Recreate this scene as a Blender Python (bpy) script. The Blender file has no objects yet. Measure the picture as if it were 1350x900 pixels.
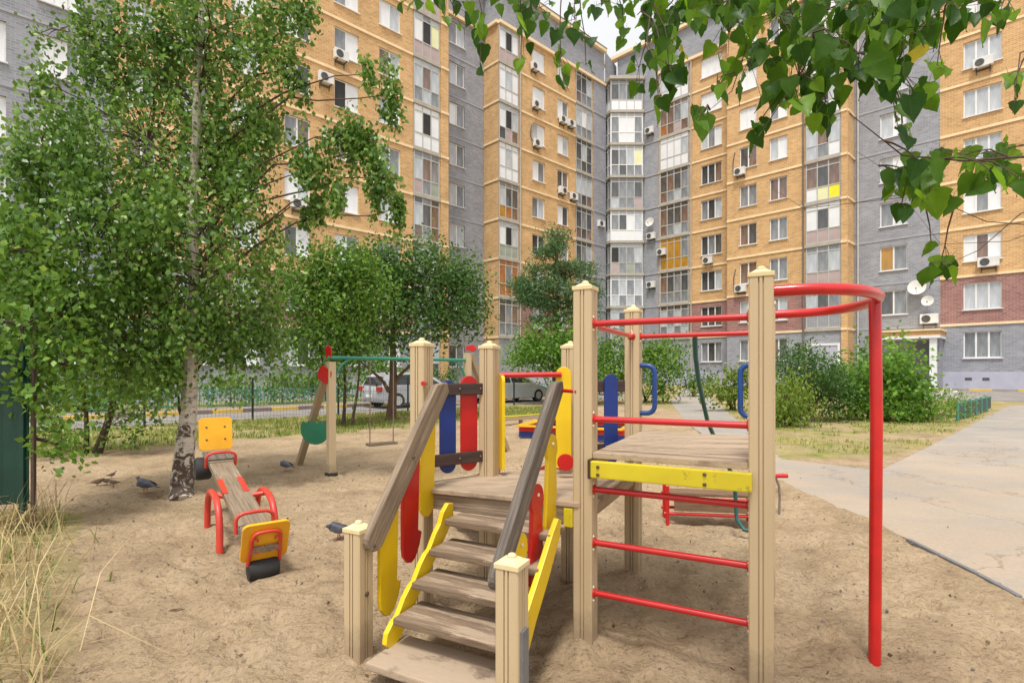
import bpy, bmesh, math, random
import numpy as np
from mathutils import Vector, Matrix, noise
from mathutils.geometry import tessellate_polygon

scene = bpy.context.scene
R = math.radians
# ------------------------------------------------------------ camera, light
CAM_H = 1.45
cam_data = bpy.data.cameras.new("camera")
cam = bpy.data.objects.new("camera", cam_data)
scene.collection.objects.link(cam)
cam.location = (0, 0, CAM_H)
cam.rotation_euler = (R(90), 0, 0)
cam_data.sensor_width = 36
cam_data.lens = 36 * 700 / 1350
cam_data.shift_y = 41 / 1350
cam_data.clip_start = 0.05
cam_data.clip_end = 2000
scene.camera = cam

SUN_EL, SUN_AZ = 66, 196          # azimuth clockwise from +Y
world = bpy.data.worlds.new("World")
scene.world = world
world.use_nodes = True
wn = world.node_tree.nodes
wl = world.node_tree.links
sky = wn.new("ShaderNodeTexSky")
sky.sky_type = 'NISHITA'
sky.sun_disc = False
sky.sun_elevation = R(SUN_EL)
sky.sun_rotation = R(SUN_AZ)
sky.air_density = 1.0
sky.dust_density = 4.0
sky.ozone_density = 1.0
bw = wn.new("ShaderNodeRGBToBW")
mixw = wn.new("ShaderNodeMix"); mixw.data_type = 'RGBA'
mixw.inputs[0].default_value = 0.85
wl.new(sky.outputs[0], bw.inputs[0])
wl.new(sky.outputs[0], mixw.inputs[6])
comb = wn.new("ShaderNodeCombineColor")
wtc = wn.new("ShaderNodeTexCoord")                  # bright even cloud cover with soft variation
wno = wn.new("ShaderNodeTexNoise"); wno.inputs["Scale"].default_value = 1.6; wno.inputs["Detail"].default_value = 5
wl.new(wtc.outputs["Generated"], wno.inputs["Vector"])
wmr = wn.new("ShaderNodeMapRange"); wmr.inputs[1].default_value = .3; wmr.inputs[2].default_value = .7
wmr.inputs[3].default_value = 6.2; wmr.inputs[4].default_value = 9.0
wl.new(wno.outputs[0], wmr.inputs[0])
wad = wn.new("ShaderNodeMath"); wad.operation = 'ADD'
wl.new(wmr.outputs[0], wad.inputs[0]); wl.new(bw.outputs[0], wad.inputs[1])
for i in range(3): wl.new(wad.outputs[0], comb.inputs[i])
wl.new(comb.outputs[0], mixw.inputs[7])
wl.new(mixw.outputs[2], wn["Background"].inputs[0])
wn["Background"].inputs[1].default_value = 0.095
sun_d = bpy.data.lights.new("sun", 'SUN')
sun_d.energy = 2.9
sun_d.angle = R(10)
sun_d.color = (1.0, 0.95, 0.87)
sun = bpy.data.objects.new("sun", sun_d)
scene.collection.objects.link(sun)
_az, _el = R(SUN_AZ), R(SUN_EL)
sdir = Vector((math.sin(_az) * math.cos(_el), math.cos(_az) * math.cos(_el), math.sin(_el)))
sun.rotation_euler = sdir.to_track_quat('Z', 'Y').to_euler()
scene.view_settings.view_transform = 'Standard'
scene.view_settings.look = 'None'
scene.view_settings.gamma = 1
scene.view_settings.use_curve_mapping = False
scene.view_settings.exposure = 0.18

# ------------------------------------------------------------ helpers
COL = scene.collection
MW = {}
rnd = random.Random(7)
nrng = np.random.default_rng(11)

def V(*a): return Vector(a)
def pdir(px): return (px - 675) / 700.0
def G(px, py, z=0.0):                # point on the level z seen at that pixel of the 1350 x 900 frame
    D = 700 * (CAM_H - z) / (py - 491)
    return Vector((pdir(px) * D, D, z))
def A(px, py, D):                    # point at distance D
    return Vector((pdir(px) * D, D, CAM_H - (py - 491) * D / 700))

def put(o, M, parent=None):
    COL.objects.link(o)
    if parent is not None:
        o.parent = parent
        o.matrix_basis = MW[parent.name].inverted() @ M
    else:
        o.matrix_basis = M
    MW[o.name] = M.copy()
    return o

def tagit(o, label=None, cat=None, group=None, kind=None):
    if label: o['label'] = label
    if cat: o['category'] = cat
    if group: o['group'] = group
    if kind: o['kind'] = kind
    return o

def thing(name, loc, label, cat, rz=0, group=None, kind=None):
    o = bpy.data.objects.new(name, None)
    o.empty_display_size = 0.2
    put(o, Matrix.Translation(Vector(loc)) @ Matrix.Rotation(rz, 4, 'Z'))
    return tagit(o, label, cat, group, kind)

class MB:
    def __init__(s): s.v = []; s.f = []; s.smooth = False
    def add(s, vs, fs):
        n = len(s.v); s.v += [Vector(v) for v in vs]
        s.f += [tuple(i + n for i in f) for f in fs]
        return s
    def box(s, c, d, M=None):
        x, y, z = d[0] / 2, d[1] / 2, d[2] / 2
        vs = [V(sx * x, sy * y, sz * z) for sz in (-1, 1) for sy in (-1, 1) for sx in (-1, 1)]
        c = Vector(c)
        vs = [(M @ v if M is not None else v) + c for v in vs]
        return s.add(vs, [(0, 2, 3, 1), (4, 5, 7, 6), (0, 1, 5, 4), (2, 6, 7, 3), (0, 4, 6, 2), (1, 3, 7, 5)])
    def rect(s, x0, x1, y0, y1, z0, z1):
        return s.box(((x0 + x1) / 2, (y0 + y1) / 2, (z0 + z1) / 2), (x1 - x0, y1 - y0, z1 - z0))
    def tube(s, pts, r, n=8, cap=True, closed=False):
        pts = [Vector(p) for p in pts]
        rs = r if isinstance(r, (list, tuple)) else [r] * len(pts)
        base = len(s.v); m = len(pts)
        up = None
        for i, p in enumerate(pts):
            if closed: d = pts[(i + 1) % m] - pts[i - 1]
            elif i == 0: d = pts[1] - p
            elif i == m - 1: d = p - pts[-2]
            else: d = (pts[i + 1] - p).normalized() + (p - pts[i - 1]).normalized()
            if d.length < 1e-9: d = V(0, 0, 1)
            d.normalize()
            if up is None:
                up = V(0, 0, 1) if abs(d.z) < .9 else V(1, 0, 0)
            a = d.cross(up)
            if a.length < 1e-6: a = d.orthogonal()
            a.normalize(); b = a.cross(d).normalized(); up = b
            for k in range(n):
                t = 2 * math.pi * k / n
                s.v.append(p + (a * math.cos(t) + b * math.sin(t)) * rs[i])
        for i in range(m if closed else m - 1):
            j = (i + 1) % m
            for k in range(n):
                k2 = (k + 1) % n
                s.f.append((base + i * n + k, base + j * n + k, base + j * n + k2, base + i * n + k2))
        if cap and not closed:
            s.f.append(tuple(base + k for k in range(n)))
            s.f.append(tuple(base + (m - 1) * n + k for k in reversed(range(n))))
        return s
    def prism(s, poly, z0, z1, M=None):      # poly in x,y, extruded along z
        n = len(poly); b = len(s.v)
        for z in (z0, z1):
            for p in poly:
                v = V(p[0], p[1], z); s.v.append(M @ v if M is not None else v)
        s.f.append(tuple(b + i for i in reversed(range(n))))
        s.f.append(tuple(b + n + i for i in range(n)))
        for i in range(n):
            j = (i + 1) % n
            s.f.append((b + i, b + j, b + n + j, b + n + i))
        return s
    def lathe(s, prof, n=16, M=None):        # prof of (r, z)
        b = len(s.v); m = len(prof)
        for r_, z in prof:
            for k in range(n):
                t = 2 * math.pi * k / n
                v = V(r_ * math.cos(t), r_ * math.sin(t), z); s.v.append(M @ v if M is not None else v)
        for i in range(m - 1):
            for k in range(n):
                k2 = (k + 1) % n
                s.f.append((b + i * n + k, b + i * n + k2, b + (i + 1) * n + k2, b + (i + 1) * n + k))
        s.f.append(tuple(b + k for k in reversed(range(n))))
        s.f.append(tuple(b + (m - 1) * n + k for k in range(n)))
        return s
    def mesh(s, name, mat, bevel=0, smooth=None):
        me = bpy.data.meshes.new(name)
        me.from_pydata([tuple(v) for v in s.v], [], s.f)
        if bevel:
            bm = bmesh.new(); bm.from_mesh(me)
            ed = [e for e in bm.edges if len(e.link_faces) == 2 and e.calc_face_angle(0) > .6]
            bmesh.ops.bevel(bm, geom=ed, offset=bevel, segments=2, affect='EDGES', profile=.6, clamp_overlap=True)
            bm.to_mesh(me); bm.free()
        if smooth or (smooth is None and s.smooth):
            me.shade_smooth()
            try: me.set_sharp_from_angle(angle=R(35))
            except Exception: pass
        if mat: me.materials.append(mat)
        me.update()
        return me

def obj(name, mb, mat, parent=None, bevel=0, smooth=None, M=None):
    """geometry given in world space (M None: recentred) or local to M"""
    if M is None:
        lo = Vector((min(v.x for v in mb.v), min(v.y for v in mb.v), min(v.z for v in mb.v)))
        hi = Vector((max(v.x for v in mb.v), max(v.y for v in mb.v), max(v.z for v in mb.v)))
        c = (lo + hi) / 2
        mb.v = [v - c for v in mb.v]
        M = Matrix.Translation(c)
    o = bpy.data.objects.new(name, mb.mesh(name, mat, bevel, smooth))
    return put(o, M, parent)

def inst(name, me, M, parent=None):
    return put(bpy.data.objects.new(name, me), M, parent)

def frame(p0, p1, up=V(0, 0, 1)):
    x = (p1 - p0).normalized()
    y = up.cross(x)
    if y.length < 1e-6: y = V(0, 1, 0)
    y.normalize(); z = x.cross(y)
    M = Matrix((x, y, z)).transposed().to_4x4()
    M.translation = (p0 + p1) / 2
    return M

def beam(name, p0, p1, w, h, mat, parent, bevel=.006, up=V(0, 0, 1), ends=0):
    """plank: local X along its length, w across, h along up"""
    p0, p1 = Vector(p0), Vector(p1)
    L = (p1 - p0).length
    mb = MB()
    if ends:
        poly = []
        r_ = h / 2
        if ends == 2: poly += [(L / 2 - r_ * .3, -r_), (L / 2 + r_ * .25, -r_ * .2), (L / 2 - r_ * .9, r_)]
        for k in range(9 if ends == 1 else 0):
            t = -math.pi / 2 + math.pi * k / 8
            poly.append((L / 2 - r_ + r_ * math.cos(t), r_ * math.sin(t)))
        for k in range(9):
            t = math.pi / 2 + math.pi * k / 8
            poly.append((-L / 2 + r_ + r_ * math.cos(t), r_ * math.sin(t)))
        mb.prism(poly, -w / 2, w / 2, Matrix(((1, 0, 0), (0, 0, -1), (0, 1, 0))))
    else:
        mb.box((0, 0, 0), (L, w, h))
    return obj(name, mb, mat, parent, bevel, M=frame(p0, p1, up))

def pipe(name, pts, r, mat, parent, n=12):
    mb = MB(); mb.tube(pts, r, n)
    return obj(name, mb, mat, parent, smooth=True)

def arc_pts(c, a, b, t0, t1, n):
    return [c + a * math.cos(t0 + (t1 - t0) * k / n) + b * math.sin(t0 + (t1 - t0) * k / n) for k in range(n + 1)]

# ------------------------------------------------------------ materials
MATS = {}
def hexl(r, g, b):
    f = lambda c: ((c / 255 + .055) / 1.055) ** 2.4 if c > 10 else c / 255 / 12.92
    return (f(r), f(g), f(b), 1)

def new_mat(name):
    m = bpy.data.materials.new(name); m.use_nodes = True
    MATS[name] = m
    nt = m.node_tree
    return m, nt, nt.nodes, nt.links, nt.nodes["Principled BSDF"]

def nz(nt, scale, detail=4, rough=.6, vec=None, dist=0):
    n = nt.nodes.new("ShaderNodeTexNoise")
    n.inputs["Scale"].default_value = scale; n.inputs["Detail"].default_value = detail
    n.inputs["Roughness"].default_value = rough; n.inputs["Distortion"].default_value = dist
    if vec is not None: nt.links.new(vec, n.inputs["Vector"])
    return n

def ramp(nt, src, stops):
    r_ = nt.nodes.new("ShaderNodeValToRGB")
    el = r_.color_ramp.elements
    while len(el) < len(stops): el.new(.5)
    for e, (p, c) in zip(el, stops): e.position = p; e.color = c
    nt.links.new(src, r_.inputs[0])
    return r_

def mixc(nt, fac, a, b, mode='MIX'):
    m = nt.nodes.new("ShaderNodeMix"); m.data_type = 'RGBA'; m.blend_type = mode
    for sock, val in ((m.inputs[0], fac), (m.inputs[6], a), (m.inputs[7], b)):
        if hasattr(val, 'links'): nt.links.new(val, sock)
        else: sock.default_value = val
    return m.outputs[2]

def bump(nt, src, strength, dist, bsdf, prev=None):
    b = nt.nodes.new("ShaderNodeBump")
    b.inputs["Strength"].default_value = strength; b.inputs["Distance"].default_value = dist
    nt.links.new(src, b.inputs["Height"])
    if prev is not None: nt.links.new(prev, b.inputs["Normal"])
    nt.links.new(b.outputs[0], bsdf.inputs["Normal"])
    return b.outputs[0]

def objvec(nt, scale=(1, 1, 1)):
    tc = nt.nodes.new("ShaderNodeTexCoord")
    mp = nt.nodes.new("ShaderNodeMapping"); mp.inputs["Scale"].default_value = scale
    nt.links.new(tc.outputs["Object"], mp.inputs[0])
    return mp.outputs[0]

def pmat(name, c1, c2, scale=6, rough=.6, bmp=.0, bscale=30, stretch=(1, 1, 1), metallic=0, lo=.35, hi=.65, coat=0, dirt=None):
    m, nt, N, L, b = new_mat(name)
    v = objvec(nt, stretch)
    n1 = nz(nt, scale, 5, .6, v)
    r_ = ramp(nt, n1.outputs[0], [(lo, c1), (hi, c2)])
    col = r_.outputs[0]
    if dirt:
        n3 = nz(nt, dirt[1], 6, .75, v, .3)
        rr = ramp(nt, n3.outputs[0], [(dirt[2], (0, 0, 0, 1)), (dirt[2] + .08, (1, 1, 1, 1))])
        col = mixc(nt, rr.outputs[0], col, dirt[0])
    L.new(col, b.inputs["Base Color"])
    b.inputs["Roughness"].default_value = rough
    b.inputs["Metallic"].default_value = metallic
    if coat: b.inputs["Coat Weight"].default_value = coat
    if bmp:
        n2 = nz(nt, bscale, 4, .6, v)
        bump(nt, n2.outputs[0], bmp, .01, b)
    return m

def brick_mat(name, c1, c2, mortar):
    m, nt, N, L, b = new_mat(name)
    tc = N.new("ShaderNodeTexCoord")
    sp = N.new("ShaderNodeSeparateXYZ"); cb = N.new("ShaderNodeCombineXYZ")
    L.new(tc.outputs["Object"], sp.inputs[0])
    ad = N.new("ShaderNodeMath"); ad.operation = 'ADD'
    L.new(sp.outputs[0], ad.inputs[0]); L.new(sp.outputs[1], ad.inputs[1])
    L.new(ad.outputs[0], cb.inputs[0]); L.new(sp.outputs[2], cb.inputs[1])
    br = N.new("ShaderNodeTexBrick")
    L.new(cb.outputs[0], br.inputs["Vector"])
    br.inputs["Scale"].default_value = 1
    br.inputs["Brick Width"].default_value = .30; br.inputs["Row Height"].default_value = .115
    br.inputs["Mortar Size"].default_value = .014
    br.inputs["Color1"].default_value = c1; br.inputs["Color2"].default_value = c2
    br.inputs["Mortar"].default_value = mortar
    n = nz(nt, .7, 5, .7, tc.outputs["Object"])
    r_ = ramp(nt, n.outputs[0], [(.3, (.82, .82, .82, 1)), (.7, (1.08, 1.08, 1.08, 1))])
    col = mixc(nt, 1.0, br.outputs[0], r_.outputs[0], 'MULTIPLY')
    L.new(col, b.inputs["Base Color"])
    b.inputs["Roughness"].default_value = .85
    bump(nt, br.outputs["Fac"], -.4, .01, b)
    return m

def leaf_mat(name, stops, trans=.35, rough=.45, spec=.35):
    m, nt, N, L, b = new_mat(name)
    at = N.new("ShaderNodeAttribute"); at.attribute_name = "tone"
    r_ = ramp(nt, at.outputs["Fac"], stops)
    L.new(r_.outputs[0], b.inputs["Base Color"])
    b.inputs["Roughness"].default_value = rough
    b.inputs["Specular IOR Level"].default_value = spec
    tr = N.new("ShaderNodeBsdfTranslucent")
    hs = N.new("ShaderNodeHueSaturation"); hs.inputs["Value"].default_value = 1.35; hs.inputs["Hue"].default_value = .485
    L.new(r_.outputs[0], hs.inputs["Color"]); L.new(hs.outputs[0], tr.inputs[0])
    ms = N.new("ShaderNodeMixShader"); ms.inputs[0].default_value = trans
    L.new(b.outputs[0], ms.inputs[1]); L.new(tr.outputs[0], ms.inputs[2])
    L.new(ms.outputs[0], N["Material Output"].inputs[0])
    return m

M_ = MATS
brick_mat("brick_orange", (.65, .40, .175, 1), (.48, .275, .11, 1), (.68, .49, .28, 1))
brick_mat("brick_grey", (.325, .34, .385, 1), (.235, .25, .29, 1), (.37, .375, .40, 1))
brick_mat("brick_red", (.36, .18, .16, 1), (.23, .11, .10, 1), (.40, .27, .24, 1))
pmat("band_cream", (.86, .69, .45, 1), (.78, .59, .35, 1), 2, .8)
pmat("band_grey", (.39, .40, .43, 1), (.33, .34, .37, 1), 2, .8)
pmat("plinth_lilac", (.46, .47, .56, 1), (.40, .41, .50, 1), 1.5, .8, .2, 20)
pmat("roof_dark", (.12, .11, .11, 1), (.16, .15, .14, 1), 1, .8)
pmat("white_pvc", (.80, .80, .80, 1), (.74, .74, .75, 1), 3, .35)
pmat("frame_grey", (.50, .50, .48, 1), (.42, .42, .40, 1), 3, .5)
pmat("slab", (.46, .42, .36, 1), (.38, .35, .30, 1), 2, .8)
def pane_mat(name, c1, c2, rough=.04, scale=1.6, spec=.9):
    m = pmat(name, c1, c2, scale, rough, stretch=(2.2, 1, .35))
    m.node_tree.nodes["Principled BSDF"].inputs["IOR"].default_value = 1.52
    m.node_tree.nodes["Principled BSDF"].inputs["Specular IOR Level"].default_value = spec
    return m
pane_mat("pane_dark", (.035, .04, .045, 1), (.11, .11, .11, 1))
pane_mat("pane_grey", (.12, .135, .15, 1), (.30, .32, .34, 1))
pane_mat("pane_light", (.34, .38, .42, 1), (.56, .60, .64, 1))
pane_mat("pane_white", (.68, .71, .74, 1), (.82, .84, .86, 1), .08, 1.0)  # pale base colour carries reflected sky as well as curtains
pane_mat("pane_brown", (.10, .06, .045, 1), (.26, .17, .13, 1))
pane_mat("pane_amber", (.50, .26, .02, 1), (.34, .17, .02, 1))
pane_mat("pane_orange", (.30, .10, .03, 1), (.42, .18, .06, 1))
pmat("panel_white", (.80, .82, .84, 1), (.72, .75, .79, 1), 1, .4)
pmat("panel_yellow", (.86, .80, .03, 1), (.80, .74, .03, 1), 1, .4)
pmat("panel_cream", (.78, .80, .48, 1), (.72, .73, .42, 1), 1, .4)
pmat("panel_pink", (.48, .38, .37, 1), (.40, .32, .32, 1), 1, .5)
pmat("panel_green", (.36, .40, .33, 1), (.27, .31, .25, 1), 1, .5)
pmat("opening_dark", (.015, .015, .017, 1), (.03, .03, .03, 1), 1, .6)
pmat("ac_white", (.74, .74, .73, 1), (.64, .64, .62, 1), 3, .5)
pmat("ac_dark", (.05, .05, .05, 1), (.09, .09, .09, 1), 3, .6)

pmat("post_beige", (.54, .42, .26, 1), (.49, .375, .225, 1), 1.5, .5, .06, 12, (2, 2, .4), dirt=((.30, .22, .13, 1), 5, .66))
pmat("cap_cream", (.72, .60, .36, 1), (.66, .54, .30, 1), 8, .5)
pmat("wood_grey", (.30, .225, .15, 1), (.16, .115, .08, 1), 5, .75, .6, 12, (.6, 9, 9), dirt=((.40, .31, .21, 1), 1.2, .58))
pmat("wood_dark_grey", (.19, .155, .125, 1), (.085, .07, .06, 1), 5, .8, .9, 10, (.5, 11, 11), dirt=((.27, .21, .16, 1), 1.1, .56))
pmat("wood_brown", (.22, .13, .07, 1), (.12, .07, .04, 1), 5, .8, .4, 12, (.6, 9, 9), dirt=((.34, .24, .15, 1), 2, .6))
pmat("wood_pale", (.46, .35, .22, 1), (.34, .25, .155, 1), 5, .75, .3, 12, (.6, 9, 9))
pmat("tread_wood", (.235, .165, .105, 1), (.135, .092, .06, 1), 4, .85, .5, 12, (.8, 8, 8), dirt=((.36, .27, .19, 1), 1.6, .47))
pmat("tread_sandy", (.22, .16, .11, 1), (.15, .11, .08, 1), 4, .9, .4, 12, (1, 3, 3), dirt=((.38, .29, .205, 1), 1.8, .38))
pmat("deck_wood", (.33, .25, .175, 1), (.235, .175, .12, 1), 3, .85, .3, 25, (1, 4, 4), dirt=((.40, .30, .21, 1), 2.0, .44))
pmat("paint_yellow", (.80, .56, .012, 1), (.70, .46, .010, 1), 3, .4, .08, 20, dirt=((.36, .25, .06, 1), 16.5, 0.645))
pmat("paint_lemon", (.66, .55, .018, 1), (.55, .45, .02, 1), 3, .4, .08, 20, dirt=((.33, .26, .04, 1), 15.0, 0.605))
pmat("paint_orange", (.82, .42, .012, 1), (.72, .34, .010, 1), 3, .4, .08, 20, dirt=((.40, .24, .06, 1), 18.0, 0.645))
pmat("paint_red", (.56, .012, .010, 1), (.45, .010, .009, 1), 3, .35, .06, 20, dirt=((.28, .05, .035, 1), 18.0, 0.645))
pmat("tube_red", (.58, .014, .014, 1), (.46, .010, .012, 1), 4, .28, coat=.3, dirt=((.30, .10, .07, 1), 24.0, 0.665))
pmat("tube_coral", (.64, .06, .035, 1), (.52, .04, .03, 1), 4, .4, dirt=((.40, .20, .14, 1), 9, .62))
pmat("paint_blue", (.010, .035, .22, 1), (.008, .028, .16, 1), 3, .4, .06, 20, dirt=((.06, .08, .14, 1), 18.0, 0.665))
pmat("tube_blue", (.012, .06, .26, 1), (.010, .05, .20, 1), 3, .35)
pmat("paint_green", (.012, .24, .13, 1), (.010, .19, .10, 1), 3, .4, dirt=((.10, .2, .12, 1), 10, .7))
pmat("tube_green", (.03, .26, .16, 1), (.03, .20, .13, 1), 4, .4)
pmat("tube_teal", (.02, .13, .13, 1), (.02, .10, .10, 1), 4, .4)
pmat("wood_stain", (.062, .034, .028, 1), (.040, .022, .020, 1), 5, .55, .3, 12, (.6, 9, 9), dirt=((.12, .08, .06, 1), 4, .66))
pmat("bolt", (.10, .08, .07, 1), (.22, .12, .07, 1), 40, .5, metallic=.6)
pmat("bolt_cap", (.75, .68, .5, 1), (.66, .58, .42, 1), 40, .5)
pmat("rubber", (.018, .018, .020, 1), (.035, .034, .034, 1), 10, .8, .4, 30)
pmat("galv_steel", (.20, .21, .23, 1), (.28, .29, .31, 1), 6, .5, metallic=.5)
pmat("chain", (.30, .26, .22, 1), (.22, .18, .15, 1), 30, .5, metallic=.5)
pmat("green_metal", (.004, .032, .022, 1), (.007, .05, .033, 1), 3, .5, dirt=((.05, .06, .04, 1), 5, .66))
pmat("green_fence_paint", (.05, .26, .20, 1), (.04, .20, .15, 1), 3, .5)
pmat("fence_black", (.012, .02, .02, 1), (.02, .03, .03, 1), 3, .5)
pmat("fence_wire", (.16, .18, .17, 1), (.10, .12, .11, 1), 3, .5)
pmat("kerb_yellow", (.66, .45, .08, 1), (.56, .38, .10, 1), 2, .85, .3, 20, dirt=((.35, .28, .2, 1), 6, .62))
pmat("kerb_dark", (.16, .12, .105, 1), (.22, .175, .15, 1), 3, .85, .3, 20)
pmat("kerb_stone", (.27, .25, .23, 1), (.35, .32, .29, 1), 3, .9, .4, 20)
pmat("asphalt", (.20, .185, .18, 1), (.27, .25, .235, 1), 1.2, .9, .35, 60, dirt=((.34, .30, .26, 1), .8, .60))
pmat("pavement", (.22, .18, .17, 1), (.28, .23, .215, 1), 1.5, .9, .3, 50)
pmat("tree_bark", (.10, .065, .045, 1), (.055, .038, .028, 1), 8, .9, .9, 14, (3, 3, .7))
pmat("pine_bark", (.19, .105, .065, 1), (.10, .06, .04, 1), 8, .9, .9, 14, (3, 3, .7))
pmat("twig", (.09, .05, .032, 1), (.055, .032, .022, 1), 8, .8)
pmat("car_silver", (.50, .52, .55, 1), (.48, .50, .53, 1), 1, .25, coat=1)
pmat("car_white", (.44, .46, .50, 1), (.40, .42, .46, 1), 1, .25, coat=1)
pmat("car_glass", (.02, .025, .03, 1), (.035, .04, .045, 1), 1, .04)
pmat("tail_red", (.55, .015, .015, 1), (.42, .01, .01, 1), 4, .2)
pmat("lamp_clear", (.6, .62, .64, 1), (.7, .7, .72, 1), 4, .1)
pmat("pigeon_grey", (.075, .085, .11, 1), (.14, .15, .18, 1), 14, .6)
pmat("pigeon_dark", (.03, .033, .045, 1), (.07, .075, .09, 1), 16, .6)
pmat("pigeon_neck", (.03, .05, .06, 1), (.05, .03, .06, 1), 14, .35)
pmat("bird_brown", (.16, .10, .06, 1), (.09, .06, .04, 1), 20, .7)
pmat("bird_leg", (.45, .12, .08, 1), (.4, .1, .08, 1), 14, .6)
pmat("dish_white", (.72, .70, .66, 1), (.64, .62, .58, 1), 2, .5)
pmat("plastic_pink", (.6, .07, .06, 1), (.52, .05, .05, 1), 4, .4)
def g(r, g_, b): return (r, g_, b, 1)
leaf_mat("leaf_birch", [(0, g(.032, .09, .014)), (.4, g(.105, .225, .032)), (.75, g(.215, .37, .07)), (1, g(.46, .53, .20))], .38, .38, .5)
leaf_mat("leaf_near", [(0, g(.016, .070, .006)), (.5, g(.065, .175, .010)), (.86, g(.16, .33, .018)), (1, g(.45, .42, .04))], .55, .42, .3)
_m = M_["leaf_near"]; _nt = _m.node_tree; _N = _nt.nodes; _L = _nt.links
_tc = _N.new("ShaderNodeTexCoord"); _sx = _N.new("ShaderNodeSeparateXYZ"); _L.new(_tc.outputs["Object"], _sx.inputs[0])
def _math(op, a, b=None):
    n = _N.new("ShaderNodeMath"); n.operation = op
    for i, v in enumerate((a, b)):
        if v is None: continue
        if hasattr(v, 'links'): _L.new(v, n.inputs[i])
        else: n.inputs[i].default_value = v
    return n.outputs[0]
_ay = _math('ABSOLUTE', _sx.outputs[1])
_rib = _math('LESS_THAN', _ay, .014)
_sv = _math('GREATER_THAN', _math('SINE', _math('MULTIPLY', _math('SUBTRACT', _sx.outputs[0], _math('MULTIPLY', _ay, .75)), 46.0)), .86)
_v = _math('MAXIMUM', _rib, _math('MULTIPLY', _sv, .6))
_b = _N["Principled BSDF"]; _src = _b.inputs["Base Color"].links[0].from_socket
_nn = nz(_nt, 3.5, 4, .7, _tc.outputs["Object"])
_c = mixc(_nt, .55, _src, ramp(_nt, _nn.outputs[0], [(.35, g(.6, .62, .5)), (.6, g(1.15, 1.1, 1))]).outputs[0], 'MULTIPLY')
_c = mixc(_nt, _math('MULTIPLY', _v, .28), _c, g(.14, .26, .05)); _L.new(_c, _b.inputs["Base Color"])
bump(_nt, _v, -.3, .01, _b)
leaf_mat("leaf_dark", [(0, g(.025, .08, .018)), (.5, g(.075, .17, .035)), (1, g(.18, .30, .07))])
leaf_mat("leaf_bright", [(0, g(.05, .14, .02)), (.5, g(.14, .30, .035)), (1, g(.28, .44, .06))])
leaf_mat("leaf_yellowish", [(0, g(.09, .16, .02)), (.5, g(.18, .28, .035)), (1, g(.34, .40, .07))])
leaf_mat("leaf_mid", [(0, g(.04, .11, .018)), (.5, g(.12, .25, .03)), (1, g(.27, .42, .07))])
leaf_mat("needles", [(0, g(.035, .09, .03)), (.5, g(.085, .18, .06)), (1, g(.19, .28, .09))], .15)
leaf_mat("grass_green", [(0, g(.07, .15, .02)), (.5, g(.17, .25, .04)), (1, g(.44, .38, .14))], .3, .6)
leaf_mat("grass_dry", [(0, g(.24, .17, .075)), (.5, g(.46, .36, .17)), (1, g(.66, .54, .30))], .25, .6)
leaf_mat("tree_bark_litter", [(0, g(.06, .04, .025)), (.5, g(.16, .10, .05)), (1, g(.30, .24, .10))], .1, .8)
leaf_mat("flower_white", [(0, g(.6, .55, .5)), (1, g(.8, .75, .72))], .3, .6)

_nt = M_["post_beige"].node_tree; _N = _nt.nodes; _b = _N["Principled BSDF"]         # sand splashed on the feet of the posts
_tc = _N.new("ShaderNodeTexCoord"); _sx = _N.new("ShaderNodeSeparateXYZ"); _nt.links.new(_tc.outputs["Object"], _sx.inputs[0])
_mr = _N.new("ShaderNodeMapRange"); _mr.inputs[1].default_value = .02; _mr.inputs[2].default_value = .34; _mr.inputs[3].default_value = .55; _mr.inputs[4].default_value = -.35
_nt.links.new(_sx.outputs[2], _mr.inputs[0])
_n = nz(_nt, 14, 5, .7, _tc.outputs["Object"]); _a = _N.new("ShaderNodeMath"); _a.operation = 'ADD'
_nt.links.new(_n.outputs[0], _a.inputs[0]); _nt.links.new(_mr.outputs[0], _a.inputs[1])
_r = ramp(_nt, _a.outputs[0], [(.50, (0, 0, 0, 1)), (.85, (.75, .75, .75, 1))])
_src = _b.inputs["Base Color"].links[0].from_socket
_nt.links.new(mixc(_nt, _r.outputs[0], _src, g(.30, .22, .14)), _b.inputs["Base Color"])
# birch bark
m, nt, N, L, b = new_mat("birch_bark")
v = objvec(nt, (1, 1, 1)); v2 = objvec(nt, (5, 5, 14))
n1 = nz(nt, 1.6, 4, .6, v2); n2 = nz(nt, 9, 5, .7, v, .8)
geo = N.new("ShaderNodeNewGeometry"); sp = N.new("ShaderNodeSeparateXYZ"); L.new(geo.outputs["Position"], sp.inputs[0])
mr = N.new("ShaderNodeMapRange"); mr.inputs[1].default_value = .1; mr.inputs[2].default_value = 1.3
mr.inputs[3].default_value = .12; mr.inputs[4].default_value = -.06
L.new(sp.outputs[2], mr.inputs[0])
ad = N.new("ShaderNodeMath"); ad.operation = 'ADD'; L.new(n2.outputs[0], ad.inputs[0]); L.new(mr.outputs[0], ad.inputs[1])
r2 = ramp(nt, ad.outputs[0], [(.52, (0, 0, 0, 1)), (.60, (1, 1, 1, 1))])
r1 = ramp(nt, n1.outputs[0], [(.30, g(.10, .08, .065)), (.42, g(.55, .50, .42)), (.8, g(.68, .62, .52))])
L.new(mixc(nt, r2.outputs[0], r1.outputs[0], g(.085, .055, .04)), b.inputs["Base Color"])
b.inputs["Roughness"].default_value = .8
bump(nt, ad.outputs[0], .7, .03, b)

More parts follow.
